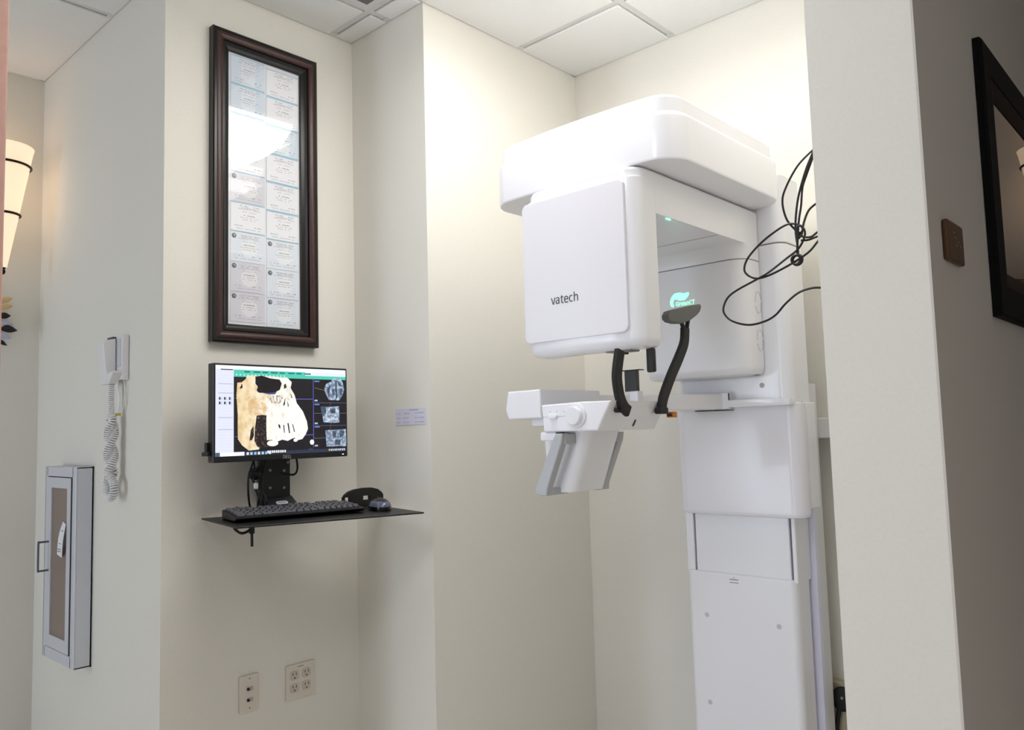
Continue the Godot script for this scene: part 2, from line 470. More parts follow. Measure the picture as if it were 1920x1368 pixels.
func make_materials() -> void:
	var bump := noise_tex(0.02, 7, 512, true, 3.0)
	var mott := noise_tex(0.05, 11, 512, false, 0, 0.985, 1.0)
	mats.wall = grain(mat(Color(0.93, 0.919, 0.885), 0.75, 0.0, 0.3), mott, bump, 4.0, 0.12)
	mats.shaded_wall = grain(mat(Color(0.875, 0.85, 0.82), 0.8, 0.0, 0.3), noise_tex(0.2, 13, 512, false, 0, 0.93, 1.0), bump, 4.0, 0.15)  # wall paint darkened, the corridor shade is put into its colour
	mats.tile = grain(mat(Color(0.965, 0.965, 0.96), 0.9, 0.0, 0.2), noise_tex(0.12, 4, 512, false, 0, 0.95, 1.0), noise_tex(0.10, 5, 512, true, 5.0), 4.0, 0.35)
	mats.grid = mat(Color(0.86, 0.86, 0.85), 0.5)
	mats.floor = grain(mat(Color(0.95, 0.92, 0.87), 0.6), noise_tex(0.05, 9, 512, false, 0, 0.9, 1.0), null, 3.0)
	mats.lamp_white = mat(Color(0.93, 0.93, 0.92), 0.4)
	mats.shell = mat(Color(0.95, 0.95, 0.97), 0.28)
	mats.shell.clearcoat_enabled = true; mats.shell.clearcoat = 0.4; mats.shell.clearcoat_roughness = 0.08
	mats.gloss = mat(Color(0.93, 0.925, 0.95), 0.25)
	mats.gloss.clearcoat_enabled = true; mats.gloss.clearcoat = 0.15; mats.gloss.clearcoat_roughness = 0.05
	mats.matte = mat(Color(0.90, 0.895, 0.90), 0.5)
	mats.grey = mat(Color(0.72, 0.73, 0.745), 0.45)
	mats.mid_grey = mat(Color(0.50, 0.50, 0.50), 0.6)
	mats.seam = mat(Color(0.22, 0.22, 0.23), 0.7)
	mats.black = mat(Color(0.035, 0.036, 0.042), 0.42)
	mats.rubber = mat(Color(0.03, 0.03, 0.036), 0.6)
	mats.blue_black = mat(Color(0.035, 0.037, 0.065), 0.3)
	mats.key = mat(Color(0.23, 0.24, 0.275), 0.35)
	mats.silver = mat(Color(0.62, 0.63, 0.66), 0.38, 0.75)
	mats.alu = mat(Color(0.85, 0.86, 0.90), 0.4, 0.3)
	mats.plate = mat(Color(0.88, 0.85, 0.80), 0.4)
	mats.white_plastic = mat(Color(0.92, 0.92, 0.93), 0.35)
	mats.frame = grain(mat(Color(0.27, 0.15, 0.13), 0.32), noise_tex(0.04, 31, 512, false, 0, 0.75, 1.0), null, 5.0)
	mats.frame_dark = mat(Color(0.03, 0.026, 0.03), 0.28)
	mats.frame_black = mat(Color(0.02, 0.02, 0.024), 0.7, 0.0, 0.3)
	mats.frame_red = mat(Color(0.11, 0.05, 0.04), 0.6, 0.0, 0.3)
	mats.paper = mat(Color(0.93, 0.93, 0.95), 0.8)
	mats.glass = mat(Color(1, 1, 1, 0.03), 0.02)
	mats.glass.transparency = BaseMaterial3D.TRANSPARENCY_ALPHA

# ---------------------------------------------------------------- shell of the place
func wall(called: String, lo: Vector3, hi: Vector3, paint: Material = null) -> MeshInstance3D:
	var m := MB.new(); m.box(lo, hi)
	return struct(called, m, mats.wall if paint == null else paint)

func build_room() -> void:
	var T := 0.1
	var H := CEIL + 0.12
	wall("wall_monitor", Vector3(-2.413 - T, 0, -1.758 - T), Vector3(-2.413, H, -1.046))
	wall("wall_return", Vector3(-2.413, 0, -1.758 - T), Vector3(-1.998, H, -1.758))
	wall("wall_alcove", Vector3(-1.998 - T, 0, -2.606 - T), Vector3(-1.998, H, -1.758 - T))
	wall("wall_back", Vector3(-1.998, 0, -2.606 - T), Vector3(-0.5604, H, -2.606))
	wall("wall_partition", Vector3(-0.5604, 0, -4.2), Vector3(-0.3774, H, -1.45))
	wall("wall_shade_layer", Vector3(-0.3774, 0, -4.2), Vector3(-0.3734, H, -1.4502), mats.shaded_wall)  # thin layer added over the partition to carry the shade tone
	wall("wall_hall", Vector3(-3.558, 0, -1.046 - T), Vector3(-2.413 - T, H, -1.046))
	wall("wall_end", Vector3(-3.558 - T, 0, -1.046 - T), Vector3(-3.558, H, 2.5))
	wall("wall_doorway", Vector3(-1.745, 0, -0.385), Vector3(-1.617, H, 2.4))
	wall("wall_corridor", Vector3(0.95, 0, -4.2), Vector3(0.95 + T, H, 2.5), mats.shaded_wall)
	wall("wall_corridor_end", Vector3(-0.5604, 0, -4.2 - T), Vector3(0.95 + T, H, -4.2), mats.shaded_wall)
	wall("wall_rear", Vector3(-3.558, 0, 2.4), Vector3(0.95, H, 2.5))
	# unseen glowing windows added to the rear wall for fill, hall and doorway side
	add_fill_window("window_1", -1.48, -0.85, 0.74)
	add_fill_window("window_2", -3.50, -2.92, 1.25)
	var f := MB.new(); f.box(Vector3(-3.66, -0.1, -4.3), Vector3(1.05, 0, 2.5))
	struct("floor", f, mats.floor)
	# wooden casing round the end of the doorway wall
	var c := MB.new()
	c.box(Vector3(-1.765, 0, -0.410), Vector3(-1.597, 2.5, -0.385), 0.004)
	c.box(Vector3(-1.617, 0, -0.385), Vector3(-1.597, 2.5, -0.30), 0.003)
	var wood := grain(mat(Color(0.80, 0.63, 0.57), 0.4), noise_tex(0.03, 41, 256, false, 0, 0.95, 1.0), null, 4.0)
	var o := struct("trim_1", c, wood)
	o.set_meta("label", "pinkish wooden door casing at the edge of the doorway")

func add_fill_window(called: String, x0: float, x1: float, energy: float) -> void:  # added light source shaped as a window, out of view
	var wf := MB.new()
	for q in [[x0 - 0.04, 0.30, x0, 2.15], [x1, 0.30, x1 + 0.04, 2.15], [x0 - 0.04, 0.30, x1 + 0.04, 0.34], [x0 - 0.04, 2.11, x1 + 0.04, 2.15]]: wf.box(Vector3(q[0], q[1], 2.36), Vector3(q[2], q[3], 2.4), 0.004)
	var win := struct(called, wf, mats.lamp_white)
	var pane := MB.new(); pane.box(Vector3(x0, 0.34, 2.375), Vector3(x1, 2.11, 2.385))
	var day := mat(Color(0.9, 0.92, 0.95), 0.4); day.emission_enabled = true; day.emission = Color(0.86, 0.92, 1.0); day.emission_energy_multiplier = 1.5
	struct("fill_window_pane", pane, day, win)
	area_lamp("fill_window_light", Vector3((x0 + x1) / 2, 1.22, 2.355), Vector2(x1 - x0, 1.75), energy, Color(0.89, 0.93, 1.0), Vector3.FORWARD)

func build_ceiling() -> void:
	var s := MB.new(); s.box(Vector3(-3.66, CEIL + 0.03, -4.3), Vector3(1.05, CEIL + 0.12, 2.5))
	var ceiling := struct("ceiling", s, mats.grid)
	var xs := [-3.558, -2.83, -2.18, -1.517, -0.9, -0.29, 0.32, 0.95]
	var zs := [-4.2, -3.45, -2.85, -2.25, -1.667, -1.07, -0.47, 0.13, 0.73, 1.33, 1.93, 2.4]
	var bar := 0.012
	for x in xs.slice(1, -1):
		var b := MB.new(); b.box(Vector3(x - bar, CEIL, zs[0]), Vector3(x + bar, CEIL + 0.03, zs[-1]))
		struct("grid_bar", b, mats.grid, ceiling)
	for z in zs.slice(1, -1):
		var b := MB.new(); b.box(Vector3(xs[0], CEIL + 0.0005, z - bar), Vector3(xs[-1], CEIL + 0.03, z + bar))
		struct("grid_bar", b, mats.grid, ceiling)
	# the lay-in tiles hang a little lower than the bars between them; cut where walls pass
	for i in xs.size() - 1:
		for j in zs.size() - 1:
			var r := [xs[i] + bar, zs[j] + bar, xs[i + 1] - bar, zs[j + 1] - bar]
			for q in cut(r):
				if q[2] - q[0] < 0.02 or q[3] - q[1] < 0.02: continue
				var m := MB.new()
				var g := 0.004
				m.prism(PackedVector2Array([Vector2(q[0] + g, q[1] + g), Vector2(q[2] - g, q[1] + g), Vector2(q[2] - g, q[3] - g), Vector2(q[0] + g, q[3] - g)]), CEIL - 0.007, CEIL + 0.03, 0.003, Transform3D(Vector3(1, 0, 0), Vector3(0, 0, 1), Vector3(0, 1, 0), Vector3.ZERO), 1)
				struct("tile", m, mats.tile, ceiling)
	# wall angle along the walls in view
	var w := 0.019
	for e in [[-3.558, -1.046, -2.413, -1.046 + w], [-2.413, -1.758, -2.413 + w, -1.046], [-2.413, -1.758, -1.998, -1.758 + w], [-1.998, -2.606, -1.998 + w, -1.758], [-1.998, -2.606, -0.5604, -2.606 + w], [-3.558, -1.046, -3.558 + w, 2.4], [-0.5604 - w, -2.606, -0.5604, -1.45]]:
		var m := MB.new(); m.box(Vector3(e[0], CEIL - 0.004, e[1]), Vector3(e[2], CEIL + 0.02, e[3]))
		struct("wall_angle", m, mats.grid, ceiling)
	# air vent
	var v := thing("ceiling_vent", "grey perforated square air vent in the ceiling near the wall return", "vent", Vector3(-1.88, CEIL, -1.37))
	var p := MB.new(); p.box(Vector3(-2.15, CEIL - 0.016, -1.64), Vector3(-1.62, CEIL - 0.007, -1.09), 0.002)
	part("frame", p, mats.grid, v)
	var h := MB.new(); h.box(Vector3(-2.125, CEIL - 0.020, -1.615), Vector3(-1.645, CEIL - 0.016, -1.115), 0.001)
	part("grille", h, grain(mat(Color(0.62, 0.62, 0.64), 0.6), noise_tex(0.25, 51, 256, false, 0, 0.3, 1.0, 1), null, 8.0), v)

# what is left of a tile's rectangle where the solid corner behind the monitor wall stands
func cut(r: Array) -> Array:
	var out := [r]
	for s in [[-9.0, -9.0, -2.413, -1.046], [-9.0, -9.0, -1.998, -1.758], [-9.0, -9.0, -0.3734, -2.606], [-0.5604, -9.0, -0.3734, -1.45], [-1.745, -0.385, -1.617, 9.0]]:
		var next := []
		for q in out:
			if s[2] <= q[0] or s[0] >= q[2] or s[3] <= q[1] or s[1] >= q[3]:
				next.append(q); continue
			if s[2] < q[2]: next.append([s[2], q[1], q[2], q[3]])
			if s[0] > q[0]: next.append([q[0], q[1], s[0], q[3]])
			var a: float = maxf(q[0], s[0]); var b: float = minf(q[2], s[2])
			if s[3] < q[3]: next.append([a, s[3], b, q[3]])
			if s[1] > q[1]: next.append([a, q[1], b, s[1]])
		out = next
	return out

# ---------------------------------------------------------------- imaging machine
func plan(x0: float, z0: float, x1: float, z1: float, r: float, bulge := 0.0, rb := -1.0) -> PackedVector2Array:
	# rounded plan, front (+z) gently bowed
	var p := PackedVector2Array()
	var back := r if rb < 0 else rb
	for k in 4:
		var rr := r if k < 2 else back
		var c := Vector2(x1 - rr if k == 0 or k == 3 else x0 + rr, z1 - rr if k < 2 else z0 + rr)
		for s in 9:
			var a := PI / 2 * (k + s / 8.0)
			p.append(c + Vector2(cos(a), sin(a)) * rr)
		if k == 0 and bulge > 0:
			for s in range(1, 12): p.append(Vector2(lerpf(x1 - rr, x0 + rr, s / 12.0), z1))
	if bulge > 0:
		for i in p.size():
			var t := (p[i].x - x0) / (x1 - x0) * 2 - 1
			var front := clampf((p[i].y - z0) / (z1 - z0), 0, 1)
			p[i].y += bulge * (1 - t * t) * front
	return p

func rows_block(m: MB, outline: PackedVector2Array, rows: Array) -> void:
	var n := outline.size()
	var rings := []
	for row in rows:
		var r := PackedVector3Array()
		for i in n:
			var e0: Vector2 = (outline[i] - outline[(i + n - 1) % n]).normalized()
			var e1: Vector2 = (outline[(i + 1) % n] - outline[i]).normalized()
			var nn := Vector2(e0.y, -e0.x) + Vector2(e1.y, -e1.x)
			var q: Vector2 = outline[i] - nn.normalized() * row.x
			r.append(Vector3(q.x, row.y, q.y))
		rings.append(r)
	m.loft(rings)

func build_machine() -> void:
	var o := thing("imaging_machine", "tall white dental imaging machine with overhead cap and chin rest", "x-ray machine", Vector3(-1.21, 0, -2.45))
	var m: MB
	# column
	m = MB.new(); m.block(plan(-1.40, -2.545, -1.018, -2.462, 0.008), 0, 1.372, 0.004)
	part("rear_column", m, mats.matte, o)
	m = MB.new(); m.block(plan(-1.39, -2.47, -1.010, -2.446, 0.003), 0, 0.985, 0.002)
	part("side_strip", m, mat(Color(0.90, 0.90, 0.97), 0.3), o)
	m = MB.new(); m.block(plan(-1.400, -2.445, -1.028, -2.337, 0.022), 0, 0.778, 0.005)
	var shell := part("lower_panel", m, mats.shell, o)
	for q in [[-1.332, 0.640], [-1.09, 0.637], [-1.335, 0.366]]:
		m = MB.new(); m.lathe([Vector2(0.0075, -0.001), Vector2(0.0075, 0.0008), Vector2(0.006, 0.0012), Vector2(0, 0.0012)], 16, Transform3D(Basis(Vector3.RIGHT, PI / 2), Vector3(q[0], q[1], -2.337)))
		part("screw_cap", m, mat(Color(0.80, 0.795, 0.81), 0.5), shell)
	m = MB.new()
	m.box(Vector3(-1.246, 0.760, -2.338), Vector3(-1.216, 0.7625, -2.3365)); m.box(Vector3(-1.246, 0.751, -2.338), Vector3(-1.216, 0.753, -2.3365)); m.box(Vector3(-1.234, 0.766, -2.338), Vector3(-1.228, 0.7675, -2.3365))
	part("marking", m, mats.mid_grey, shell)
	m = MB.new(); m.block(plan(-1.365, -2.445, -1.046, -2.345, 0.004), 0.70, 1.0)
	part("mast_panel", m, mats.shell, o)
	for q in [[-1.400, -1.371], [-1.040, -1.026]]:
		m = MB.new(); m.block(plan(q[0], -2.445, q[1], -2.345, 0.004), 0.77, 1.0)
		part("mast_edge", m, mats.shell, o)
	m = MB.new(); m.box(Vector3(-1.373, 0.77, -2.445), Vector3(-1.038, 1.0, -2.362))
	part("mast_slot", m, mats.seam, o)
	# carriage on the column
	m = MB.new(); m.block(plan(-1.408, -2.445, -0.975, -2.335, 0.03), 0.992, 1.31, 0.004)
	part("carriage_back", m, mats.shell, o)
	m = MB.new(); rows_block(m, plan(-1.392, -2.34, -0.970, -2.288, 0.04, 0.0, 0.005), [Vector2(0.014, 0.966), Vector2(0.005, 0.969), Vector2(0.0, 0.98), Vector2(0.0, 1.306), Vector2(0.01, 1.312)])
	part("carriage_cover", m, mats.gloss, o)
	m = MB.new(); m.block(plan(-1.378, -2.43, -0.992, -2.288, 0.035, 0.0, 0.01), 1.306, 1.792, 0.002)
	var col := part("upper_column", m, mats.shell, o)
	m = MB.new(); m.lathe([Vector2(0.008, -0.001), Vector2(0.008, 0.001), Vector2(0, 0.0015)], 16, Transform3D(Basis(Vector3.RIGHT, PI / 2), Vector3(-1.08, 1.365, -2.288)))
	part("screw_cap", m, mats.grey, col)
	m = MB.new(); m.block(plan(-1.376, -2.43, -0.994, -2.29, 0.035, 0.0, 0.01), 1.791, 1.796)
	part("column_seam", m, mats.mid_grey, o)
	m = MB.new(); m.block(plan(-1.378, -2.43, -0.992, -2.288, 0.035, 0.0, 0.01), 1.796, 2.005, 0.003)
	part("column_head", m, mats.shell, o)
	# cap
	m = MB.new(); rows_block(m, plan(-1.597, -2.275, -0.968, -1.652, 0.075, 0.02), [Vector2(0.02, 1.903), Vector2(0.003, 1.904), Vector2(0.0, 1.909), Vector2(0.0, 2.013), Vector2(0.011, 2.028), Vector2(0.013, 2.030), Vector2(0.015, 2.066), Vector2(0.024, 2.075), Vector2(0.06, 2.078)])
	part("overhead_cap", m, mats.shell, o)
	# rotating gantry, a C open towards the patient
	m = MB.new(); rows_block(m, plan(-1.440, -2.286, -1.0665, -1.625, 0.05, 0.01, 0.008), [Vector2(0.004, 1.787), Vector2(0.0, 1.789), Vector2(0.0, 1.890), Vector2(0.004, 1.898), Vector2(0.01, 1.901)])
	part("gantry_bridge", m, mats.shell, o)
	m = MB.new(); rows_block(m, plan(-1.441, -1.712, -1.065, -1.620, 0.036, 0.011, 0.008), [Vector2(0.03, 1.444), Vector2(0.012, 1.447), Vector2(0.004, 1.455), Vector2(0.0, 1.47), Vector2(0.0, 1.868), Vector2(0.004, 1.874)])
	var head := part("front_housing", m, mats.shell, o)
	m = MB.new(); m.prism(MB.rrect(-1.432, 1.482, -1.095, 1.866, 0.018), -1.64, -1.6075, 0.002)
	var panel := part("front_panel", m, mats.gloss, head)
	var word := text("vatech", 0.0315, 0.0006)
	var wn := part("lettering", word, mat(Color(0.30, 0.30, 0.32), 0.5), head, "", true)
	wn.position = Vector3(-1.290, 1.589, -1.6070)
	var slot := MB.new(); slot.box(Vector3(-1.20, 1.4405, -1.70), Vector3(-1.125, 1.447, -1.655), 0.002)
	part("slot_plate", slot, mats.mid_grey, head)
	# rear housing with fillet under the bridge
	m = MB.new()
	var flare := []
	for k in 8:
		var a := PI / 2 * k / 7.0
		var r := PackedVector3Array()
		for q in plan(-1.440, -2.286, -1.066, -2.183 + 0.05 * (1 - cos(a)), 0.055, 0.0, 0.008): r.append(Vector3(q.x, 1.744 + 0.046 * sin(a), q.y))
		flare.append(r)
	m.loft(flare)
	part("bridge_fillet", m, mats.shell, o, "", false, 50.0)
	m = MB.new(); m.block(plan(-1.4408, -2.2855, -1.0652, -2.1822, 0.0555, 0.0, 0.008), 1.7418, 1.7444)
	part("rear_seam", m, mats.mid_grey, o)
	m = MB.new(); rows_block(m, plan(-1.440, -2.286, -1.066, -2.183, 0.055, 0.0, 0.008), [Vector2(0.03, 1.394), Vector2(0.01, 1.397), Vector2(0.003, 1.405), Vector2(0.0, 1.42), Vector2(0.0, 1.742), Vector2(0.002, 1.744)])
	var rear := part("rear_housing", m, mats.shell, o)
	for y in [1.615, 1.500]:
		m = MB.new()
		for k in 20:
			if k % 5 == 4: continue
			var arc := PackedVector3Array()
			for s in 4:
				var a := TAU * (k + s / 4.0) / 20
				arc.append(Vector3(-1.0662, y + sin(a) * 0.033, -2.262 + cos(a) * 0.0195))
			m.tube(arc, 0.0009, 5)
		part("cover_ring", m, mats.mid_grey, rear)
	# lit leaf emblem and wording on the rear housing
	var glow := mat(Color(0.7, 1.0, 0.85), 0.4)
	glow.emission_enabled = true; glow.emission = Color(0.45, 1.0, 0.72); glow.emission_energy_multiplier = 1.25
	var zf := -2.1835
	var leaf := PackedVector2Array()
	for q in [[-1.317, 1.624], [-1.323, 1.631], [-1.324, 1.643], [-1.317, 1.658], [-1.305, 1.667], [-1.287, 1.667], [-1.272, 1.662], [-1.261, 1.665], [-1.254, 1.662], [-1.259, 1.651], [-1.271, 1.642], [-1.289, 1.642], [-1.302, 1.648], [-1.309, 1.647], [-1.313, 1.638], [-1.31, 1.625]]: leaf.append(Vector2(q[0], q[1]))
	m = MB.new(); m.prism(leaf, zf - 0.002, zf + 0.001)
	part("emblem_light", m, glow, rear, "glowing pale green leaf emblem")
	var gt := part("lettering_light", text("GreenCT", 0.0175, 0.001, "Droid Sans"), glow, rear, "", true)
	gt.position = Vector3(-1.270, 1.6315, zf + 0.0008)
	m = MB.new(); m.box(Vector3(-1.074, 1.784, -1.785), Vector3(-1.069, 1.7875, -1.765), 0.001)
	part("status_light", m, glow, o)
	m = MB.new(); m.box(Vector3(-1.43, 1.7865, -2.036), Vector3(-1.072, 1.7885, -2.034))
	part("bridge_seam", m, mats.mid_grey, o)
	# black probe under the rear edge of the front housing
	m = MB.new(); m.box(Vector3(-1.102, 1.385, -1.705), Vector3(-1.080, 1.446, -1.690), 0.004)
	part("sensor_probe", m, mats.black, o)
	# arm that carries the chin rest
	m = MB.new(); m.prism(PackedVector2Array([Vector2(-1.18, 1.294), Vector2(-1.18, 1.350), Vector2(-1.36, 1.350), Vector2(-1.36, 1.294)]), -2.30, -2.265, 0.006)
	m.box(Vector3(-1.185, 1.301, -2.30), Vector3(-0.985, 1.325, -2.262), 0.004)
	part("arm_base", m, mats.shell, o)
	m = MB.new(); m.box(Vector3(-1.30, 1.2925, -2.29), Vector3(-1.178, 1.2945, -2.264)); m.box(Vector3(-1.1815, 1.315, -2.2665), Vector3(-1.1788, 1.346, -2.2642))
	part("arm_seam", m, mats.seam, o)
	m = MB.new()
	m.prism(PackedVector2Array([Vector2(-1.385, 1.86), Vector2(-1.385, 2.00), Vector2(-1.185, 2.29), Vector2(-1.32, 2.29), Vector2(-1.47, 2.02), Vector2(-1.47, 1.86)]), 1.297, 1.347, 0.006, Transform3D(Vector3(1, 0, 0), Vector3(0, 0, -1), Vector3(0, 1, 0), Vector3.ZERO))
	part("arm_beam", m, mats.shell, o)
	m = MB.new(); m.prism(PackedVector2Array([Vector2(-1.502, 1.290), Vector2(-1.496, 1.278), Vector2(-1.380, 1.279), Vector2(-1.380, 1.357), Vector2(-1.497, 1.356), Vector2(-1.508, 1.305)]), -1.87, -1.60, 0.006)
	part("arm_front", m, mats.shell, o)
	m = MB.new(); m.box(Vector3(-1.435, 1.258, -1.75), Vector3(-1.375, 1.282, -1.625), 0.006)
	part("arm_tab", m, mats.shell, o)
	# control box with knob and slider
	m = MB.new(); m.prism(PackedVector2Array([Vector2(-1.325, 1.2425), Vector2(-1.155, 1.2425), Vector2(-1.112, 1.314), Vector2(-1.20, 1.3155), Vector2(-1.331, 1.312)]), -1.80, -1.547, 0.005)
	var box := part("control_box", m, mats.shell, o)
	var kx := Transform3D(Basis(Vector3.RIGHT, PI / 2), Vector3(-1.216, 1.281, -1.548))
	m = MB.new(); m.lathe([Vector2(0.030, -0.002), Vector2(0.030, 0.004), Vector2(0.029, 0.006), Vector2(0.0235, 0.006), Vector2(0.0225, 0.018), Vector2(0.021, 0.0195), Vector2(0, 0.0195)], 40, kx)
	part("knob", m, mats.shell, box)
	m = MB.new(); m.prism(MB.rrect(-1.302, 1.2755, -1.276, 1.2875, 0.0055), -1.55, -1.5375, 0.002)
	part("slider", m, mats.shell, box)
	m = MB.new()
	for q in [[-1.302, 1.2935], [-1.281, 1.2935], [-1.2585, 1.2925]]: m.box(Vector3(q[0], q[1], -1.548), Vector3(q[0] + 0.004, q[1] + 0.0012, -1.5466))
	m.box(Vector3(-1.275, 1.2810, -1.548), Vector3(-1.247, 1.2816, -1.5466)); m.box(Vector3(-1.325, 1.2806, -1.548), Vector3(-1.303, 1.2811, -1.5466))
	part("marking", m, mats.mid_grey, box)
	m = MB.new(); m.box(Vector3(-1.129, 1.2475, -1.69), Vector3(-1.122, 1.263, -1.675), 0.0)
	m = MB.new(); m.prism(PackedVector2Array([Vector2(-1.155, 1.252), Vector2(-1.1478, 1.252), Vector2(-1.139, 1.268), Vector2(-1.145, 1.268)]), -1.692, -1.686)
	part("release_slot", m, mats.black, box)
	m = MB.new(); m.prism(PackedVector2Array([Vector2(-1.160, 1.2432), Vector2(-1.1525, 1.2432), Vector2(-1.1355, 1.2715), Vector2(-1.145, 1.2715)]), -1.725, -1.694)
	part("release_latch", m, mats.shell, box)
	# curved black temple arms and pad
	var ta := func(pts: Array, w: float, d: float) -> MB:
		var s := MB.new()
		var path := spline(pts, 8)
		var rings := []
		for i in path.size():
			var dir: Vector3 = (path[mini(i + 1, path.size() - 1)] - path[maxi(i - 1, 0)]).normalized()
			var across := Vector3.RIGHT.cross(dir).normalized()
			var r := PackedVector3Array()
			for q in MB.rrect(-w, -d, w, d, minf(w, d) * 0.6, 3): r.append(path[i] + across * q.x + Vector3.RIGHT * q.y)
			rings.append(r)
		s.loft(rings)
		return s
	part("temple_arm", ta.call([Vector3(-1.109, 1.288, -1.613), Vector3(-1.110, 1.296, -1.601), Vector3(-1.111, 1.310, -1.590), Vector3(-1.111, 1.330, -1.581), Vector3(-1.112, 1.366, -1.576), Vector3(-1.112, 1.395, -1.580), Vector3(-1.112, 1.436, -1.592)], 0.0150, 0.007), mats.rubber, o)
	m = MB.new(); m.tube(PackedVector3Array([Vector3(-1.116, 1.291, -1.604), Vector3(-1.116, 1.291, -1.572)]), 0.006, 14)
	part("arm_pivot", m, mats.rubber, o)
	m = MB.new(); m.box(Vector3(-1.118, 1.428, -1.625), Vector3(-1.108, 1.433, -1.598), 0.001)
	part("arm_stop", m, mats.rubber, o)
	var arm := part("temple_arm", ta.call([Vector3(-1.108, 1.289, -1.762), Vector3(-1.109, 1.323, -1.775), Vector3(-1.110, 1.380, -1.818), Vector3(-1.110, 1.429, -1.860), Vector3(-1.110, 1.470, -1.891), Vector3(-1.110, 1.500, -1.899), Vector3(-1.110, 1.514, -1.900)], 0.0155, 0.007), mats.rubber, o)
	m = MB.new()
	m.tube(spline([Vector3(-1.110, 1.508, -1.892), Vector3(-1.110, 1.522, -1.888), Vector3(-1.110, 1.535, -1.876)]), 0.006, 8)
	m.tube(spline([Vector3(-1.110, 1.508, -1.908), Vector3(-1.110, 1.526, -1.914), Vector3(-1.110, 1.548, -1.923)]), 0.006, 8)
	part("fork", m, mats.rubber, arm)
	m = MB.new(); m.box(Vector3(-1.118, 1.281, -1.782), Vector3(-1.099, 1.298, -1.744), 0.003)
	part("arm_pivot", m, mats.rubber, arm)
	var pad := PackedVector2Array()
	for q in [[-1.798, 1.540], [-1.800, 1.529], [-1.812, 1.523], [-1.840, 1.521], [-1.876, 1.524], [-1.915, 1.536], [-1.949, 1.552], [-1.966, 1.563], [-1.975, 1.578], [-1.970, 1.586], [-1.952, 1.583], [-1.880, 1.568], [-1.830, 1.557], [-1.808, 1.551]]: pad.append(Vector2(q[0], q[1]))
	m = MB.new(); m.prism(pad, -1.120, -1.097, 0.0045, Transform3D(Vector3(0, 0, 1), Vector3(0, 1, 0), Vector3(1, 0, 0), Vector3.ZERO))
	part("temple_pad", m, mat(Color(0.42, 0.42, 0.415), 0.7), arm, "grey rubber temple pad")
	# small dark mirror behind the near temple arm
	m = MB.new(); m.box(Vector3(-1.245, 1.346, -1.815), Vector3(-1.207, 1.402, -1.80), 0.001); m.box(Vector3(-1.252, 1.402, -1.822), Vector3(-1.195, 1.405, -1.80), 0.0005)
	part("bite_mirror", m, mat(Color(0.10, 0.10, 0.115), 0.12), o)
	m = MB.new(); m.box(Vector3(-1.225, 1.310, -1.815), Vector3(-1.197, 1.346, -1.79), 0.003)
	part("bite_post", m, mats.shell, o)
	m = MB.new(); m.box(Vector3(-1.118, 1.2715, -1.815), Vector3(-1.094, 1.2865, -1.80), 0.002)
	var amber := part("amber_block", m, mat(Color(0.74, 0.45, 0.12), 0.25), o, "small amber block beside the far temple arm")
	m = MB.new(); m.box(Vector3(-1.115, 1.2745, -1.801), Vector3(-1.101, 1.2815, -1.7992), 0.0)
	part("window", m, mat(Color(0.22, 0.03, 0.02), 0.3), amber)
	m = MB.new(); m.box(Vector3(-1.138, 1.2845, -1.765), Vector3(-1.125, 1.305, -1.75), 0.003)
	part("pivot_bracket", m, mats.grey, o)
	# chin shield with a grip at either side
	m = MB.new(); m.box(Vector3(-1.345, 1.220, -1.68), Vector3(-1.292, 1.243, -1.556), 0.004)
	part("shield_mount", m, mats.shell, o)
	m = MB.new()
	var rings := []
	for k in 9:
		var t := k / 8.0
		var y := lerpf(1.243, 1.086, t)
		var r := PackedVector3Array()
		for q in plan(lerpf(-1.378, -1.362, t), -1.742, lerpf(-1.215, -1.275, t), -1.590, 0.03): r.append(Vector3(q.x, y + 0.004 * t * cos((q.y + 1.66) * 16), q.y))
		rings.append(r)
	m.loft(rings)
	part("chin_shield", m, mats.shell, o, "", false, 50.0)
	var grip := func(z: float, inward: float) -> MB:
		var s := MB.new()
		var p := PackedVector2Array()
		for q in [[-1.330, 1.082], [-1.352, 1.086], [-1.350, 1.098], [-1.284, 1.228], [-1.274, 1.238], [-1.254, 1.238], [-1.258, 1.216], [-1.308, 1.102], [-1.311, 1.083]]: p.append(Vector2(q[0], q[1]))
		s.prism(p, z - 0.0125, z + 0.0125, 0.004)
		for q in [[-1.290, 1.212, -1.254, 1.238], [-1.350, 1.083, -1.309, 1.101]]:
			s.box(Vector3(q[0], q[1], minf(z, z + inward)), Vector3(q[2], q[3], maxf(z, z + inward)), 0.004)
		return s
	part("hand_grip", grip.call(-1.547, -0.075), mats.grey, o, "light grey slanted hand grip")
	part("hand_grip", grip.call(-1.776, 0.045), mats.grey, o, "light grey slanted hand grip").position.x += 0.010
	# wall bracket behind the column
	m = MB.new(); m.box(Vector3(-1.35, 1.197, -2.606), Vector3(-0.60, 1.262, -2.545), 0.003)
	part("wall_bracket", m, mats.matte, o)

# ---------------------------------------------------------------- framed certificates
func moulding(o: Node3D, lo: Vector2, hi: Vector2, at: float, side: float, rows: Array, wooden: Material, called := "frame") -> void:
	# rows are (inset from the outer edge, height off the wall); lo and hi are (z, y); four mitred bars
	var ring := func(inset: float, h: float) -> Array:
		var x := at + side * h
		return [Vector3(x, lo.y + inset, hi.x - inset), Vector3(x, lo.y + inset, lo.x + inset), Vector3(x, hi.y - inset, lo.x + inset), Vector3(x, hi.y - inset, hi.x - inset)]
	for e in 4:
		var a := PackedVector3Array(); var b := PackedVector3Array()
		for r in rows:
			var q: Array = ring.call(r.x, r.y)
			a.append(q[e]); b.append(q[(e + 1) % 4])
		var m := MB.new(); m.loft([a, b])
		part(called, m, wooden, o)

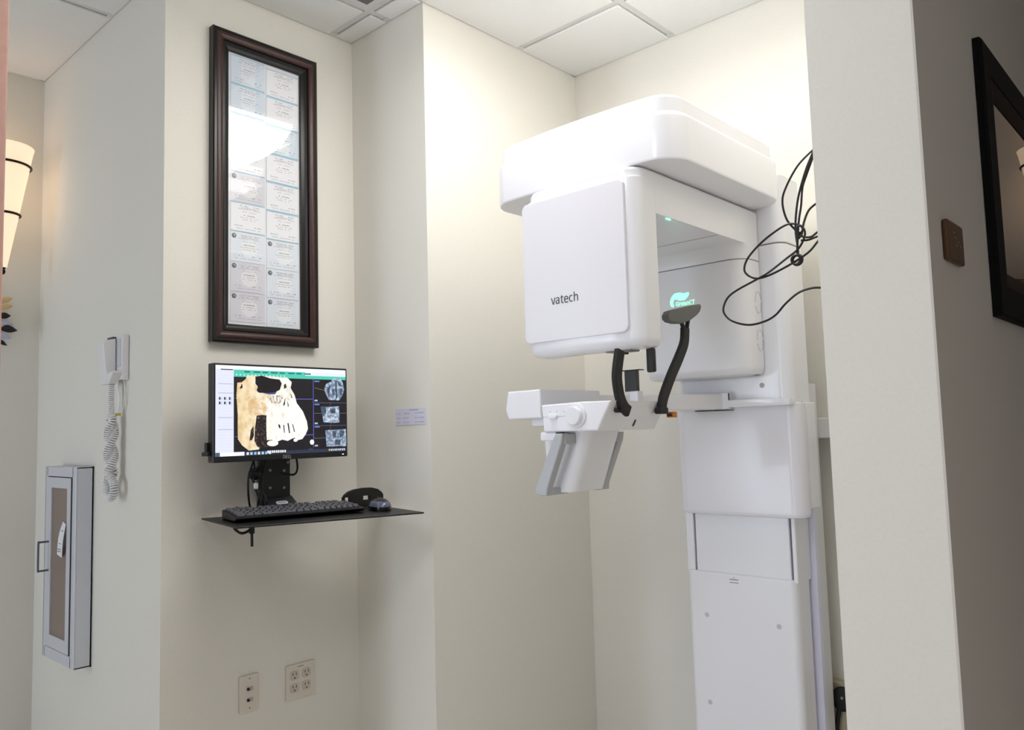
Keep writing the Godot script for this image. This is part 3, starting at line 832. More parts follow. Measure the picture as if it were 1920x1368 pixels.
func build_frame() -> void:
	var X := -2.413
	var o := thing("certificate_frame", "tall dark wood frame of certificates hanging above the monitor", "picture frame", Vector3(X, 1.556, -1.386))
	var lo := Vector2(-1.583, 1.557); var hi := Vector2(-1.190, 2.598)
	moulding(o, lo, hi, X, 1.0, [Vector2(0.0, 0.001), Vector2(0.0, 0.028), Vector2(0.004, 0.032), Vector2(0.012, 0.032)], mats.frame_dark, "outer_edge")
	moulding(o, lo, hi, X, 1.0, [Vector2(0.012, 0.003), Vector2(0.012, 0.031), Vector2(0.018, 0.035), Vector2(0.026, 0.035), Vector2(0.034, 0.030), Vector2(0.036, 0.026), Vector2(0.036, 0.003)], mats.frame, "moulding")
	moulding(o, lo, hi, X, 1.0, [Vector2(0.036, 0.003), Vector2(0.036, 0.024), Vector2(0.041, 0.026), Vector2(0.046, 0.022), Vector2(0.051, 0.018), Vector2(0.058, 0.016), Vector2(0.062, 0.012), Vector2(0.062, 0.003)], mats.frame_dark, "inner_edge")
	var b := MB.new(); b.box(Vector3(X + 0.002, lo.y + 0.055, lo.x + 0.055), Vector3(X + 0.006, hi.y - 0.055, hi.x - 0.055))
	part("mat_board", b, mats.paper, o)
	var rng := RandomNumberGenerator.new(); rng.seed = 17
	var prints := []
	for k in 4: prints.append(print_on(certificate_print(k, rng)))
	var top := 2.535; var z0 := -1.2535
	for c in 2:
		var y := top - (0.004 if c == 0 else 0.012)
		for r in 9:
			var kind: int = [[0, 0, 1, 1, 2, 1, 3, 2, 2], [1, 1, 0, 1, 1, 1, 3, 3, 3]][c][r]
			var h := 0.098
			var za := z0 - 0.0085 - c * 0.131
			var zb := za - 0.124
			var m := MB.new()
			var x := X + 0.0075 + 0.0004 * (r % 2)
			m.quad(Vector3(x, y - h, za), Vector3(x, y - h, zb), Vector3(x, y, zb), Vector3(x, y, za))
			m.box(Vector3(x - 0.001, y - h, zb), Vector3(x - 0.0001, y, za))
			part("certificate", m, prints[kind], o)
			y -= h + 0.0025
	var g := MB.new(); g.box(Vector3(X + 0.010, lo.y + 0.057, lo.x + 0.057), Vector3(X + 0.0115, hi.y - 0.057, hi.x - 0.057))
	part("glass", g, mats.glass, o)

# ---------------------------------------------------------------- workstation
func build_workstation() -> void:
	var X := -2.413
	# wall mount: track, tilting bracket, tray
	var o := thing("workstation_mount", "black wall mount with vertical track and swivelled keyboard tray", "wall mount", Vector3(X, 0.98, -1.40))
	var m := MB.new(); m.box(Vector3(X + 0.001, 1.03, -1.437), Vector3(X + 0.03, 1.42, -1.357), 0.002)
	part("rail", m, mats.silver, o)
	m = MB.new(); m.box(Vector3(X + 0.03, 1.045, -1.445), Vector3(X + 0.063, 1.30, -1.347), 0.002)
	var track := part("track", m, mats.black, o)
	for q in [[-1.371, 1.142], [-1.422, 1.138], [-1.371, 1.085], [-1.422, 1.082], [-1.436, 1.165]]:
		m = MB.new()
		m.lathe([Vector2(0.0048, -0.001), Vector2(0.0048, 0.001), Vector2(0.003, 0.0022), Vector2(0, 0.0022)], 12, Transform3D(Basis(Vector3.FORWARD, PI / 2), Vector3(X + 0.063, q[1], q[0])))
		part("screw", m, mats.silver, track)
	m = MB.new(); m.prism(PackedVector2Array([Vector2(X + 0.04, 1.056), Vector2(X + 0.068, 1.056), Vector2(X + 0.125, 1.018), Vector2(X + 0.125, 1.008), Vector2(X + 0.04, 1.008)]), -1.446, -1.342, 0.001)
	var br := part("tilt_bracket", m, mat(Color(0.22, 0.225, 0.25), 0.35, 0.4), o, "dark grey sloping bracket")
	var bt := Transform3D(Basis(Vector3(0, 0, -1), Vector3(-0.832, 0.555, 0), Vector3(0.555, 0.832, 0)), Vector3(X + 0.0965, 1.037, -1.394))
	m = MB.new(); m.prism(MB.rrect(-0.021, -0.008, 0.021, 0.008, 0.007), -0.001, 0.0012, 0.0, bt)
	part("name_badge", m, mat(Color(0.85, 0.86, 0.9), 0.3, 0.3), br)
	m = MB.new(); m.box(Vector3(-0.014, -0.002, 0.0012), Vector3(0.014, 0.002, 0.0015), 0.0, bt)
	part("marking", m, mats.mid_grey, br)
	m = MB.new(); m.prism(PackedVector2Array([Vector2(-2.407, -1.168), Vector2(-2.068, -1.103), Vector2(-1.899, -1.636), Vector2(-2.236, -1.712)]), 1.0, 1.005, 0.001, Transform3D(Vector3(1, 0, 0), Vector3(0, 0, 1), Vector3(0, 1, 0), Vector3.ZERO), 1)
	part("tray", m, mats.black, o)
	# slotted oval mouse holder standing at the back of the tray
	m = MB.new()
	var hx := Transform3D(Vector3(0, 0, -1), Vector3(0, 1, 0), Vector3(1, 0, 0), Vector3(-2.237, 1.004, 0))
	var hp := func(a: Array) -> void:
		var p := PackedVector2Array()
		for k in range(0, a.size(), 2): p.append(Vector2(1.568 + a[k], a[k + 1]))
		m.prism(p, 0.0, 0.012, 0.0, hx, 1)
	hp.call([0.001, 0.038, 0.008, 0.047, 0.022, 0.056, 0.045, 0.062, 0.080, 0.065, 0.115, 0.064, 0.142, 0.057, 0.158, 0.046, 0.164, 0.038])
	hp.call([0.0, 0.024, 0.165, 0.024, 0.158, 0.014, 0.142, 0.006, 0.110, 0.002, 0.05, 0.002, 0.020, 0.006, 0.006, 0.014])
	for q in [[0.0, 0.006], [0.026, 0.080], [0.108, 0.165]]: hp.call([q[0], 0.0235, q[1], 0.0235, q[1], 0.0385, q[0], 0.0385])
	part("mouse_holder", m, mats.black, o, "black oval mouse holder with two square openings")
	# monitor
	var mx := -2.24
	var z0 := -1.122; var z1 := -1.597; var y0 := 1.178; var y1 := 1.474
	var s := thing("monitor", "black flat monitor showing a bone scan, mounted under the certificate frame", "monitor", Vector3(mx, y0, (z0 + z1) / 2))
	m = MB.new(); m.box(Vector3(mx - 0.035, y0, z1), Vector3(mx, y1, z0), 0.003)
	m.box(Vector3(mx - 0.06, y0 + 0.05, z1 + 0.09), Vector3(mx - 0.034, y1 - 0.05, z0 - 0.09), 0.01)
	part("casing", m, mat(Color(0.05, 0.053, 0.07), 0.35), s)
	var sy0 := y0 + 0.018; var sy1 := y1 - 0.006
	m = MB.new(); m.quad(Vector3(mx + 0.0008, sy0, z0 - 0.006), Vector3(mx + 0.0008, sy0, z1 + 0.006), Vector3(mx + 0.0008, sy1, z1 + 0.006), Vector3(mx + 0.0008, sy1, z0 - 0.006))
	m.box(Vector3(mx - 0.002, sy0, z1 + 0.006), Vector3(mx + 0.0006, sy1, z0 - 0.006))
	var scr := mat(Color(0.02, 0.02, 0.02), 0.25)
	var st := ImageTexture.create_from_image(screen_print())
	scr.emission_enabled = true; scr.emission = Color.WHITE; scr.emission_texture = st; scr.emission_operator = BaseMaterial3D.EMISSION_OP_MULTIPLY; scr.emission_energy_multiplier = 0.80
	part("screen", m, scr, s)
	area_lamp("screen_light", Vector3(mx + 0.006, (sy0 + sy1) / 2, (z0 + z1) / 2), Vector2(z0 - z1 - 0.02, sy1 - sy0 - 0.01), 0.012, Color(0.9, 0.95, 1.0), Vector3.RIGHT)
	var dell := part("logo", text("DELL", 0.014, 0.0006), mat(Color(0.75, 0.76, 0.78), 0.3, 0.5), s, "", true)
	dell.rotation.y = PI / 2
	dell.position = Vector3(mx + 0.0004, y0 + 0.0085, -1.367) - s.position
	m = MB.new(); m.box(Vector3(mx - 0.001, y0 + 0.0065, z1 + 0.017), Vector3(mx + 0.0008, y0 + 0.0095, z1 + 0.022))
	var led := mat(Color.WHITE, 0.4); led.emission_enabled = true; led.emission = Color.WHITE; led.emission_energy_multiplier = 1.0
	part("power_light", m, led, s)
	m = MB.new(); m.box(Vector3(-2.352, 1.25, -1.43), Vector3(mx - 0.058, 1.37, -1.36), 0.004)
	part("mounting_arm", m, mats.black, s)
	m = MB.new(); m.box(Vector3(mx - 0.05, y0 + 0.02, z0 - 0.002), Vector3(mx - 0.015, y0 + 0.032, z0 + 0.012), 0.002); m.box(Vector3(mx - 0.04, y0 + 0.032, z0), Vector3(mx - 0.025, y0 + 0.06, z0 + 0.008), 0.001)
	part("side_plug", m, mats.black, s)
	# cables behind and below
	var c := thing("monitor_cables", "black cables looping beside the track below the monitor", "cable", Vector3(-2.33, 1.18, -1.30))
	var X2 := -2.30
	for q in [
		[Vector3(X2, 1.19, -1.29), Vector3(X2, 1.168, -1.281), Vector3(X2, 1.130, -1.268), Vector3(X2, 1.09, -1.266), Vector3(X2 - 0.02, 1.04, -1.282), Vector3(X2 - 0.03, 1.012, -1.30)],
		[Vector3(X2, 1.19, -1.31), Vector3(X2, 1.165, -1.306), Vector3(X2 - 0.01, 1.135, -1.290), Vector3(X2 - 0.01, 1.09, -1.296), Vector3(X2, 1.04, -1.312), Vector3(X2 - 0.03, 1.01, -1.318)],
		[Vector3(X2 - 0.02, 1.19, -1.33), Vector3(X2 - 0.02, 1.145, -1.315), Vector3(X2 - 0.01, 1.115, -1.288), Vector3(X2 - 0.01, 1.085, -1.318), Vector3(X2, 1.04, -1.330), Vector3(X2 - 0.03, 1.01, -1.325)],
		[Vector3(X2 - 0.02, 1.19, -1.34), Vector3(X2 - 0.02, 1.12, -1.325), Vector3(X2 - 0.01, 1.07, -1.320), Vector3(X2 - 0.02, 1.012, -1.335)],
		[Vector3(X2 - 0.03, 1.19, -1.30), Vector3(X2 - 0.02, 1.15, -1.300), Vector3(X2 - 0.02, 1.12, -1.315), Vector3(X2, 1.06, -1.302), Vector3(X2 - 0.03, 1.012, -1.310)],
		[Vector3(X2 - 0.02, 1.20, -1.445), Vector3(X2 - 0.01, 1.165, -1.446), Vector3(X2, 1.140, -1.440), Vector3(X2, 1.126, -1.428), Vector3(X2 - 0.02, 1.128, -1.408), Vector3(X2 - 0.03, 1.135, -1.395)]]:
		m = MB.new(); m.tube(spline(q, 8), 0.0034, 8)
		part("cable", m, mats.rubber, c)
	m = MB.new(); m.ball(Vector3(X2 - 0.02, 1.135, -1.300), Vector3(0.018, 0.02, 0.022), 12)
	part("cable_knot", m, mats.rubber, c)
	m = MB.new(); m.box(Vector3(X2 - 0.01, 1.088, -1.300), Vector3(X2 + 0.004, 1.108, -1.288), 0.004)
	part("cable_tag", m, mats.white_plastic, c, "small white cable tag")
	m = MB.new(); m.tube(PackedVector3Array([Vector3(-2.33, 1.013, -1.215), Vector3(-2.335, 1.030, -1.250)]), 0.008, 10)
	part("plug", m, mats.rubber, c)
	var d := thing("hanging_cable", "short black cable end hanging under the front corner of the tray", "cable", Vector3(-2.16, 0.96, -1.19))
	m = MB.new(); m.tube(spline([Vector3(-2.14, 0.994, -1.135), Vector3(-2.145, 0.982, -1.150), Vector3(-2.15, 0.976, -1.166), Vector3(-2.15, 0.981, -1.185), Vector3(-2.15, 0.994, -1.198)], 8), 0.004, 8)
	part("loop", m, mats.rubber, d)
	m = MB.new(); m.tube(PackedVector3Array([Vector3(-2.15, 0.996, -1.195), Vector3(-2.15, 0.972, -1.195)]), 0.008, 10); m.tube(PackedVector3Array([Vector3(-2.15, 0.974, -1.195), Vector3(-2.15, 0.935, -1.1955)]), 0.0042, 8)
	part("plug", m, mats.rubber, d)
	# keyboard, in its own axes on the turned tray
	var kb := thing("keyboard", "black desktop keyboard lying on the wall tray", "keyboard", Vector3(-2.187, 1.0055, -1.360), "", deg_to_rad(76.5))
	m = MB.new(); m.prism(PackedVector2Array([Vector2(0.066, 0.004), Vector2(0.0795, 0.010), Vector2(0.081, 0.013), Vector2(0.076, 0.0155), Vector2(-0.078, 0.028), Vector2(-0.081, 0.025), Vector2(-0.080, 0.012), Vector2(-0.074, 0.0)]), -0.1985, 0.1985, 0.002, Transform3D(Vector3(0, 0, 1), Vector3(0, 1, 0), Vector3(-1, 0, 0), Vector3.ZERO), 1)
	part("body", m, mats.black, kb, "", true)
	var slope := atan2(0.0125, 0.154)
	var kt := Transform3D(Basis(Vector3.RIGHT, slope), Vector3(0, 0.0219, 0))
	var shapes := {}
	for row in 6:
		var z := -0.063 + row * 0.0245
		var x := -0.190
		var wide := [1, 1, 1, 1, 1, 1]
		var n := 21
		var col2 := 0
		while x < 0.176:
			var w := 0.0165
			if row == 5:
				w = 0.022 if col2 < 3 else 0.10 if col2 == 3 else 0.020 if col2 < 8 else 0.0165
			elif row > 1 and col2 == 0: w = 0.018 + row * 0.004
			elif row > 1 and absf(x - 0.055) < 0.012: w = 0.028
			var key := "%d" % roundi(w * 10000)
			if not shapes.has(key):
				var q := MB.new()
				q.loft([ring4(w / 2, 0.0095, 0.0), ring4(w / 2 - 0.0008, 0.0087, 0.004), ring4(w / 2 - 0.0022, 0.0072, 0.0055)])
				shapes[key] = q.mesh(30)
			if not (row == 0 and col2 % 5 == 4):
				var kk := part("key", shapes[key], mats.key, kb, "", true)
				kk.transform = kt * Transform3D(Basis(), Vector3(x + w / 2, 0, z))
			x += w + 0.0022
			col2 += 1
	# mouse
	var ms := thing("computer_mouse", "black and grey computer mouse at the far end of the tray", "mouse", Vector3(-2.080, 1.0052, -1.605), "", deg_to_rad(71.0))
	m = MB.new()
	var rr := []
	for k in 9:
		var y := 0.040 * k / 8.0
		var t2 := k / 8.0
		var ww := 0.034 * sqrt(maxf(0.02, 1.0 - pow(t2, 2.4)))
		var ll := 0.058 * sqrt(maxf(0.02, 1.0 - pow(t2, 2.8)))
		var r := PackedVector3Array()
		for q in 24: r.append(Vector3(cos(TAU * q / 24) * ww, y, sin(TAU * q / 24) * ll + 0.006 * t2))
		rr.append(r)
	m.loft(rr)
	part("body", m, mat(Color(0.05, 0.05, 0.065), 0.25), ms, "", true, 70.0)
	m = MB.new()
	rr = []
	for k in 5:
		var t2 := 0.35 + 0.42 * k / 4.0
		var r := PackedVector3Array()
		var ww := 0.0346 * sqrt(1.0 - pow(t2, 2.4)); var ll := 0.0586 * sqrt(1.0 - pow(t2, 2.8))
		for q in 24: r.append(Vector3(cos(TAU * q / 24) * ww, 0.040 * t2, sin(TAU * q / 24) * ll + 0.006 * t2))
		rr.append(r)
	m.loft(rr)
	part("grip_band", m, mat(Color(0.40, 0.42, 0.50), 0.22, 0.3), ms, "glossy grey band", true, 70.0)
	m = MB.new(); m.tube(PackedVector3Array([Vector3(-0.003, 0.037, -0.022), Vector3(0.003, 0.037, -0.022)]), 0.006, 12)
	part("wheel", m, mats.rubber, ms, "", true)

func ring4(w: float, d: float, y: float) -> PackedVector3Array:
	return PackedVector3Array([Vector3(-w, y, -d), Vector3(w, y, -d), Vector3(w, y, d), Vector3(-w, y, d)])

# ---------------------------------------------------------------- plates and sign
func build_wall_things() -> void:
	var X := -2.413
	var m: MB
	var o := thing("switch_plate", "narrow ivory wall plate with two small toggles low on the wall", "switch plate", Vector3(X, 0.38, -1.328))
	m = MB.new(); m.box(Vector3(X + 0.0005, 0.381, -1.362), Vector3(X + 0.0065, 0.494, -1.295), 0.002)
	part("plate", m, mats.plate, o)
	for y in [0.451, 0.417]:
		m = MB.new(); m.box(Vector3(X + 0.006, y - 0.006, -1.342), Vector3(X + 0.0072, y + 0.006, -1.322)); part("toggle_slot", m, mat(Color(0.70, 0.68, 0.66), 0.5), o)
		m = MB.new(); m.box(Vector3(X + 0.006, y - 0.003, -1.327), Vector3(X + 0.014, y + 0.004, -1.320), 0.001); part("toggle", m, mats.black, o)
	for y in [0.483, 0.392]:
		m = MB.new(); m.lathe([Vector2(0.0025, 0), Vector2(0.0025, 0.0008), Vector2(0, 0.001)], 10, Transform3D(Basis(Vector3.FORWARD, PI / 2), Vector3(X + 0.0064, y, -1.330))); part("screw", m, mats.mid_grey, o)
	o = thing("outlet_plate", "square ivory wall plate with four power sockets low on the wall", "outlet", Vector3(X, 0.376, -1.516))
	m = MB.new(); m.box(Vector3(X + 0.0005, 0.376, -1.570), Vector3(X + 0.0065, 0.489, -1.462), 0.002)
	part("plate", m, mats.plate, o)
	m = MB.new(); m.box(Vector3(X + 0.0062, 0.478, -1.527), Vector3(X + 0.0068, 0.4805, -1.505)); part("marking", m, mats.mid_grey, o)
	for z in [-1.492, -1.538]:
		for y in [0.4535, 0.4125]:
			m = MB.new(); m.prism(MB.rrect(-0.0165, -0.0145, 0.0165, 0.0145, 0.0095, 5), 0.0, 0.003, 0.0008, Transform3D(Basis(Vector3.UP, PI / 2), Vector3(X + 0.0055, y, z)))
			var so := part("socket", m, mat(Color(0.80, 0.77, 0.72), 0.4), o)
			m = MB.new()
			for dz in [-0.0063, 0.0063]: m.box(Vector3(X + 0.0082, y + 0.001, z + dz - 0.0013), Vector3(X + 0.0088, y + 0.009, z + dz + 0.0013))
			m.lathe([Vector2(0.0028, 0), Vector2(0.0028, 0.0006), Vector2(0, 0.0006)], 10, Transform3D(Basis(Vector3.FORWARD, PI / 2), Vector3(X + 0.0082, y - 0.0075, z)))
			part("pin_hole", m, mats.seam, so)
	# printed card
	var im := Image.create(256, 90, false, Image.FORMAT_RGB8)
	im.fill(Color(0.87, 0.86, 0.93))
	var rng := RandomNumberGenerator.new(); rng.seed = 8
	words(im, rng, 0.46, 0.75, 0.08, 0.05, Color(0.5, 0.5, 0.58), 1.0)
	for r in 3:
		for q in [[0.03, 0.16], [0.27, 0.46], [0.65, 0.95]]: words(im, rng, q[0], q[1], 0.28 + r * 0.27, 0.045, Color(0.52, 0.52, 0.6), 0.95)
	o = thing("wall_card", "small white printed card stuck on the narrow return wall", "sign", Vector3(-2.10, 1.278, -1.758))
	m = MB.new(); m.quad(Vector3(-2.179, 1.278, -1.7562), Vector3(-2.022, 1.278, -1.7562), Vector3(-2.022, 1.334, -1.7562), Vector3(-2.179, 1.334, -1.7562))
	m.box(Vector3(-2.179, 1.278, -1.7578), Vector3(-2.022, 1.334, -1.7563))
	part("card", m, print_on(im), o)

# ---------------------------------------------------------------- hall side
func build_left() -> void:
	var Z := -1.046
	var m: MB
	var o := thing("intercom_phone", "white wall handset with a twisted coil cord hanging below", "phone", Vector3(-2.71, 1.44, Z))
	m = MB.new(); m.prism(PackedVector2Array([Vector2(-2.765, 1.452), Vector2(-2.662, 1.448), Vector2(-2.662, 1.594), Vector2(-2.765, 1.594)]), Z + 0.0005, Z + 0.022, 0.003)
	part("base", m, mats.white_plastic, o)
	m = MB.new(); m.box(Vector3(-2.70, 1.49, Z + 0.02), Vector3(-2.672, 1.583, Z + 0.024), 0.003)
	part("label_panel", m, mat(Color(0.82, 0.82, 0.86), 0.3), o)
	m = MB.new(); m.prism(PackedVector2Array([Vector2(Z + 0.022, 1.452), Vector2(Z + 0.05, 1.446), Vector2(Z + 0.056, 1.47), Vector2(Z + 0.066, 1.565), Vector2(Z + 0.058, 1.578), Vector2(Z + 0.024, 1.586)]), -2.758, -2.708, 0.005, Transform3D(Vector3(0, 0, 1), Vector3(0, 1, 0), Vector3(1, 0, 0), Vector3.ZERO))
	part("handset", m, mats.white_plastic, o)
	m = MB.new(); m.box(Vector3(-2.757, 1.572, Z + 0.02), Vector3(-2.712, 1.592, Z + 0.035), 0.003)
	part("earpiece", m, mat(Color(0.25, 0.25, 0.26), 0.4), o)
	m = MB.new(); m.prism(PackedVector2Array([Vector2(-2.770, 1.436), Vector2(-2.700, 1.436), Vector2(-2.664, 1.470), Vector2(-2.668, 1.476), Vector2(-2.770, 1.462)]), Z + 0.02, Z + 0.05, 0.003)
	part("cradle", m, mats.white_plastic, o)
	# coil cord: down straight, then folded and twisted with itself
	var zc := Z + 0.036
	var way := [Vector3(-2.712, 1.438, zc), Vector3(-2.712, 1.40, zc), Vector3(-2.710, 1.36, zc), Vector3(-2.706, 1.335, zc)]
	for k in range(0, 13):
		var t := k / 12.0
		var a := TAU * 1.25 * t
		way.append(Vector3(-2.708 + 0.0105 * cos(a), lerpf(1.315, 1.145, t), zc + 0.0105 * sin(a)))
	for q in [[-2.690, 1.125], [-2.678, 1.100], [-2.685, 1.078], [-2.708, 1.069], [-2.732, 1.080], [-2.738, 1.103], [-2.724, 1.128]]: way.append(Vector3(q[0], q[1], zc))
	for k in range(12, -1, -1):
		var t := k / 12.0
		var a := TAU * 1.25 * t + PI
		way.append(Vector3(-2.708 + 0.0105 * cos(a), lerpf(1.325, 1.145, t), zc + 0.0105 * sin(a)))
	way.append(Vector3(-2.716, 1.318, zc)); way.append(Vector3(-2.708, 1.322, zc - 0.006))
	var line := spline(way, 10)
	var cv := Curve3D.new()
	for p in line: cv.add_point(p)
	var total := cv.get_baked_length()
	var coil := PackedVector3Array()
	var steps := int(total / 0.0066 * 11)
	var side := Vector3.RIGHT
	for i in steps:
		var d := total * i / steps
		var p := cv.sample_baked(d); var dir := (cv.sample_baked(minf(d + 0.004, total)) - cv.sample_baked(maxf(d - 0.004, 0))).normalized()
		side = (side - dir * side.dot(dir)).normalized()
		var b := dir.cross(side)
		var a := TAU * i / 11.0
		var rad := 0.0108 if d > 0.10 else 0.0075
		coil.append(p + (side * cos(a) + b * sin(a)) * rad)
	m = MB.new(); m.tube(coil, 0.0027, 6)
	part("coil_cord", m, mats.white_plastic, o, "", false, 60.0)
	m = MB.new(); m.tube(spline([Vector3(-2.690, 1.440, zc - 0.01), Vector3(-2.690, 1.415, zc - 0.012), Vector3(-2.682, 1.39, zc - 0.014), Vector3(-2.684, 1.36, zc - 0.014), Vector3(-2.694, 1.338, zc - 0.014)], 6), 0.0026, 6)
	m.tube(spline([Vector3(-2.675, 1.45, Z + 0.012), Vector3(-2.670, 1.41, Z + 0.010), Vector3(-2.680, 1.36, Z + 0.010), Vector3(-2.692, 1.336, Z + 0.014)], 6), 0.0012, 5)
	part("wire", m, mats.white_plastic, o)
	m = MB.new(); m.box(Vector3(-2.699, 1.332, Z + 0.012), Vector3(-2.690, 1.341, Z + 0.026), 0.001)
	part("clip", m, mat(Color(0.80, 0.72, 0.30), 0.5), o, "yellow wire clip")
	# extinguisher cabinet
	var zf := -0.988
	o = thing("extinguisher_cabinet", "silver wall cabinet with a narrow glazed door and loop handle", "cabinet", Vector3(-3.10, 0.49, Z))
	m = MB.new()
	m.box(Vector3(-3.257, 0.490, Z + 0.0005), Vector3(-2.949, 1.165, Z + 0.006))
	m.box(Vector3(-3.257, 0.490, Z), Vector3(-3.252, 1.165, zf), 0.0); m.box(Vector3(-2.954, 0.490, Z), Vector3(-2.949, 1.165, zf - 0.003), 0.0015)
	m.box(Vector3(-3.257, 0.490, Z), Vector3(-2.949, 0.495, zf - 0.002)); m.box(Vector3(-3.257, 1.160, Z), Vector3(-2.949, 1.165, zf - 0.002))
	# front face frame round the door
	m.box(Vector3(-3.257, 0.490, zf - 0.008), Vector3(-3.232, 1.165, zf), 0.002); m.box(Vector3(-2.985, 0.490, zf - 0.008), Vector3(-2.949, 1.165, zf), 0.003)
	m.box(Vector3(-3.240, 1.130, zf - 0.008), Vector3(-2.975, 1.165, zf), 0.002); m.box(Vector3(-3.240, 0.490, zf - 0.008), Vector3(-2.975, 0.528, zf), 0.002)
	part("body", m, mats.alu, o)
	m = MB.new()
	var dx0 := -3.228; var dx1 := -2.990; var px0 := -3.187; var px1 := -3.028
	m.box(Vector3(dx0, 0.531, zf - 0.008), Vector3(px0, 1.127, zf + 0.002), 0.001); m.box(Vector3(px1, 0.531, zf - 0.008), Vector3(dx1, 1.127, zf + 0.002), 0.001)
	m.box(Vector3(px0 - 0.002, 0.531, zf - 0.008), Vector3(px1 + 0.002, 0.574, zf + 0.002), 0.001); m.box(Vector3(px0 - 0.002, 1.090, zf - 0.008), Vector3(px1 + 0.002, 1.127, zf + 0.002), 0.001)
	var door := part("door", m, mats.alu, o)
	var pm := mat(Color(0.62, 0.55, 0.51, 0.72), 0.28); pm.transparency = BaseMaterial3D.TRANSPARENCY_ALPHA
	m = MB.new(); m.box(Vector3(px0 - 0.004, 0.570, zf - 0.006), Vector3(px1 + 0.004, 1.094, zf - 0.003))
	part("pane", m, pm, door)
	m = MB.new(); m.tube(PackedVector3Array([Vector3(-2.9875, 0.531, zf + 0.0005), Vector3(-2.9875, 1.127, zf + 0.0005)]), 0.0026, 6)
	part("hinge", m, mats.seam, door)
	m = MB.new()
	var hz := zf + 0.035
	m.tube(spline([Vector3(-3.205, 0.897, zf), Vector3(-3.205, 0.897, hz - 0.004), Vector3(-3.205, 0.893, hz), Vector3(-3.205, 0.800, hz), Vector3(-3.205, 0.796, hz - 0.004), Vector3(-3.205, 0.796, zf)], 4), 0.0036, 8)
	part("handle", m, mat(Color(0.42, 0.44, 0.50), 0.3, 0.6), door)
	# curled tag
	var tg := thing("inspection_tag", "white curled paper tag across the glazed cabinet door", "tag", Vector3(-3.06, 0.85, zf))
	m = MB.new()
	var ra := []
	for k in 7:
		var t := k / 6.0
		var cx := lerpf(-3.085, -3.040, pow(t, 0.7)); var y := lerpf(0.856, 0.972, t)
		var w := lerpf(0.024, 0.014, pow(t, 3.0))
		ra.append(PackedVector3Array([Vector3(cx - w, y + 0.004, zf + 0.004 + 0.006 * sin(PI * t)), Vector3(cx + w, y - 0.004, zf + 0.004 + 0.006 * sin(PI * t)), Vector3(cx + w, y - 0.004, zf + 0.0048 + 0.006 * sin(PI * t)), Vector3(cx - w, y + 0.004, zf + 0.0048 + 0.006 * sin(PI * t))]))
	m.loft(ra)
	part("sheet", m, mats.paper, tg)
	m = MB.new()
	for q in [[0.872, 0.012], [0.880, 0.014], [0.900, 0.012], [0.945, 0.008]]: m.box(Vector3(-3.076 + (q[0] - 0.872) * 0.5 - q[1], q[0], zf + 0.0075 + (q[0] - 0.872) * 0.04), Vector3(-3.076 + (q[0] - 0.872) * 0.5 + q[1], q[0] + 0.002, zf + 0.0102 + (q[0] - 0.872) * 0.03))
	part("marking", m, mats.mid_grey, tg)
	sconce("cone wall sconce beside the metal leaf ornament at the hall end", Vector3(-3.43, 1.918, -0.874), Vector3.LEFT)
	# metal leaves
	o = thing("leaf_ornament", "wall ornament of gold, black and silver metal leaves below the sconce", "wall art", Vector3(-3.55, 1.70, -0.87))
	var gold := mat(Color(0.86, 0.74, 0.52), 0.35, 0.6); var dk := mat(Color(0.16, 0.16, 0.165), 0.45, 0.5); var sv := mat(Color(0.74, 0.75, 0.88), 0.3, 0.6)
	m = MB.new(); m.tube(PackedVector3Array([Vector3(-3.556, 1.72, -0.872), Vector3(-3.52, 1.72, -0.872)]), 0.03, 12)
	part("boss", m, dk, o)
	for q in [[1.817, -0.939, gold, 0.011], [1.786, -0.941, gold, 0.010], [1.752, -0.934, dk, 0.012], [1.718, -0.944, sv, 0.009], [1.705, -0.924, gold, 0.008], [1.695, -0.958, dk, 0.014], [1.662, -0.937, sv, 0.010], [1.634, -0.924, dk, 0.008], [1.80, -0.80, gold, 0.011], [1.72, -0.78, dk, 0.013], [1.64, -0.81, sv, 0.011]]:
		var tip := Vector3(-3.525, q[0] + (0.004 if q[0] > 1.76 else -0.002), q[1])
		var root := Vector3(-3.52, 1.72 + (q[0] - 1.72) * 0.72, -0.872)
		var dir := tip - root; var wn := Vector3(0, 1, 0) - dir.normalized() * dir.normalized().y
		wn = wn.normalized() * q[3]
		m = MB.new()
		var rg := []
		for k in 9:
			var t := k / 8.0
			var w: Vector3 = wn * (sin(PI * pow(lerpf(0.12, 1.0, t), 1.5)) + 0.03)
			var c: Vector3 = root + dir * t + Vector3(0.012 * sin(PI * t), 0, 0)
			rg.append(PackedVector3Array([c + w, c + Vector3(0.004, 0, 0), c - w, c - Vector3(0.002, 0, 0)]))
		m.loft(rg)
		part("petal", m, q[2], o)

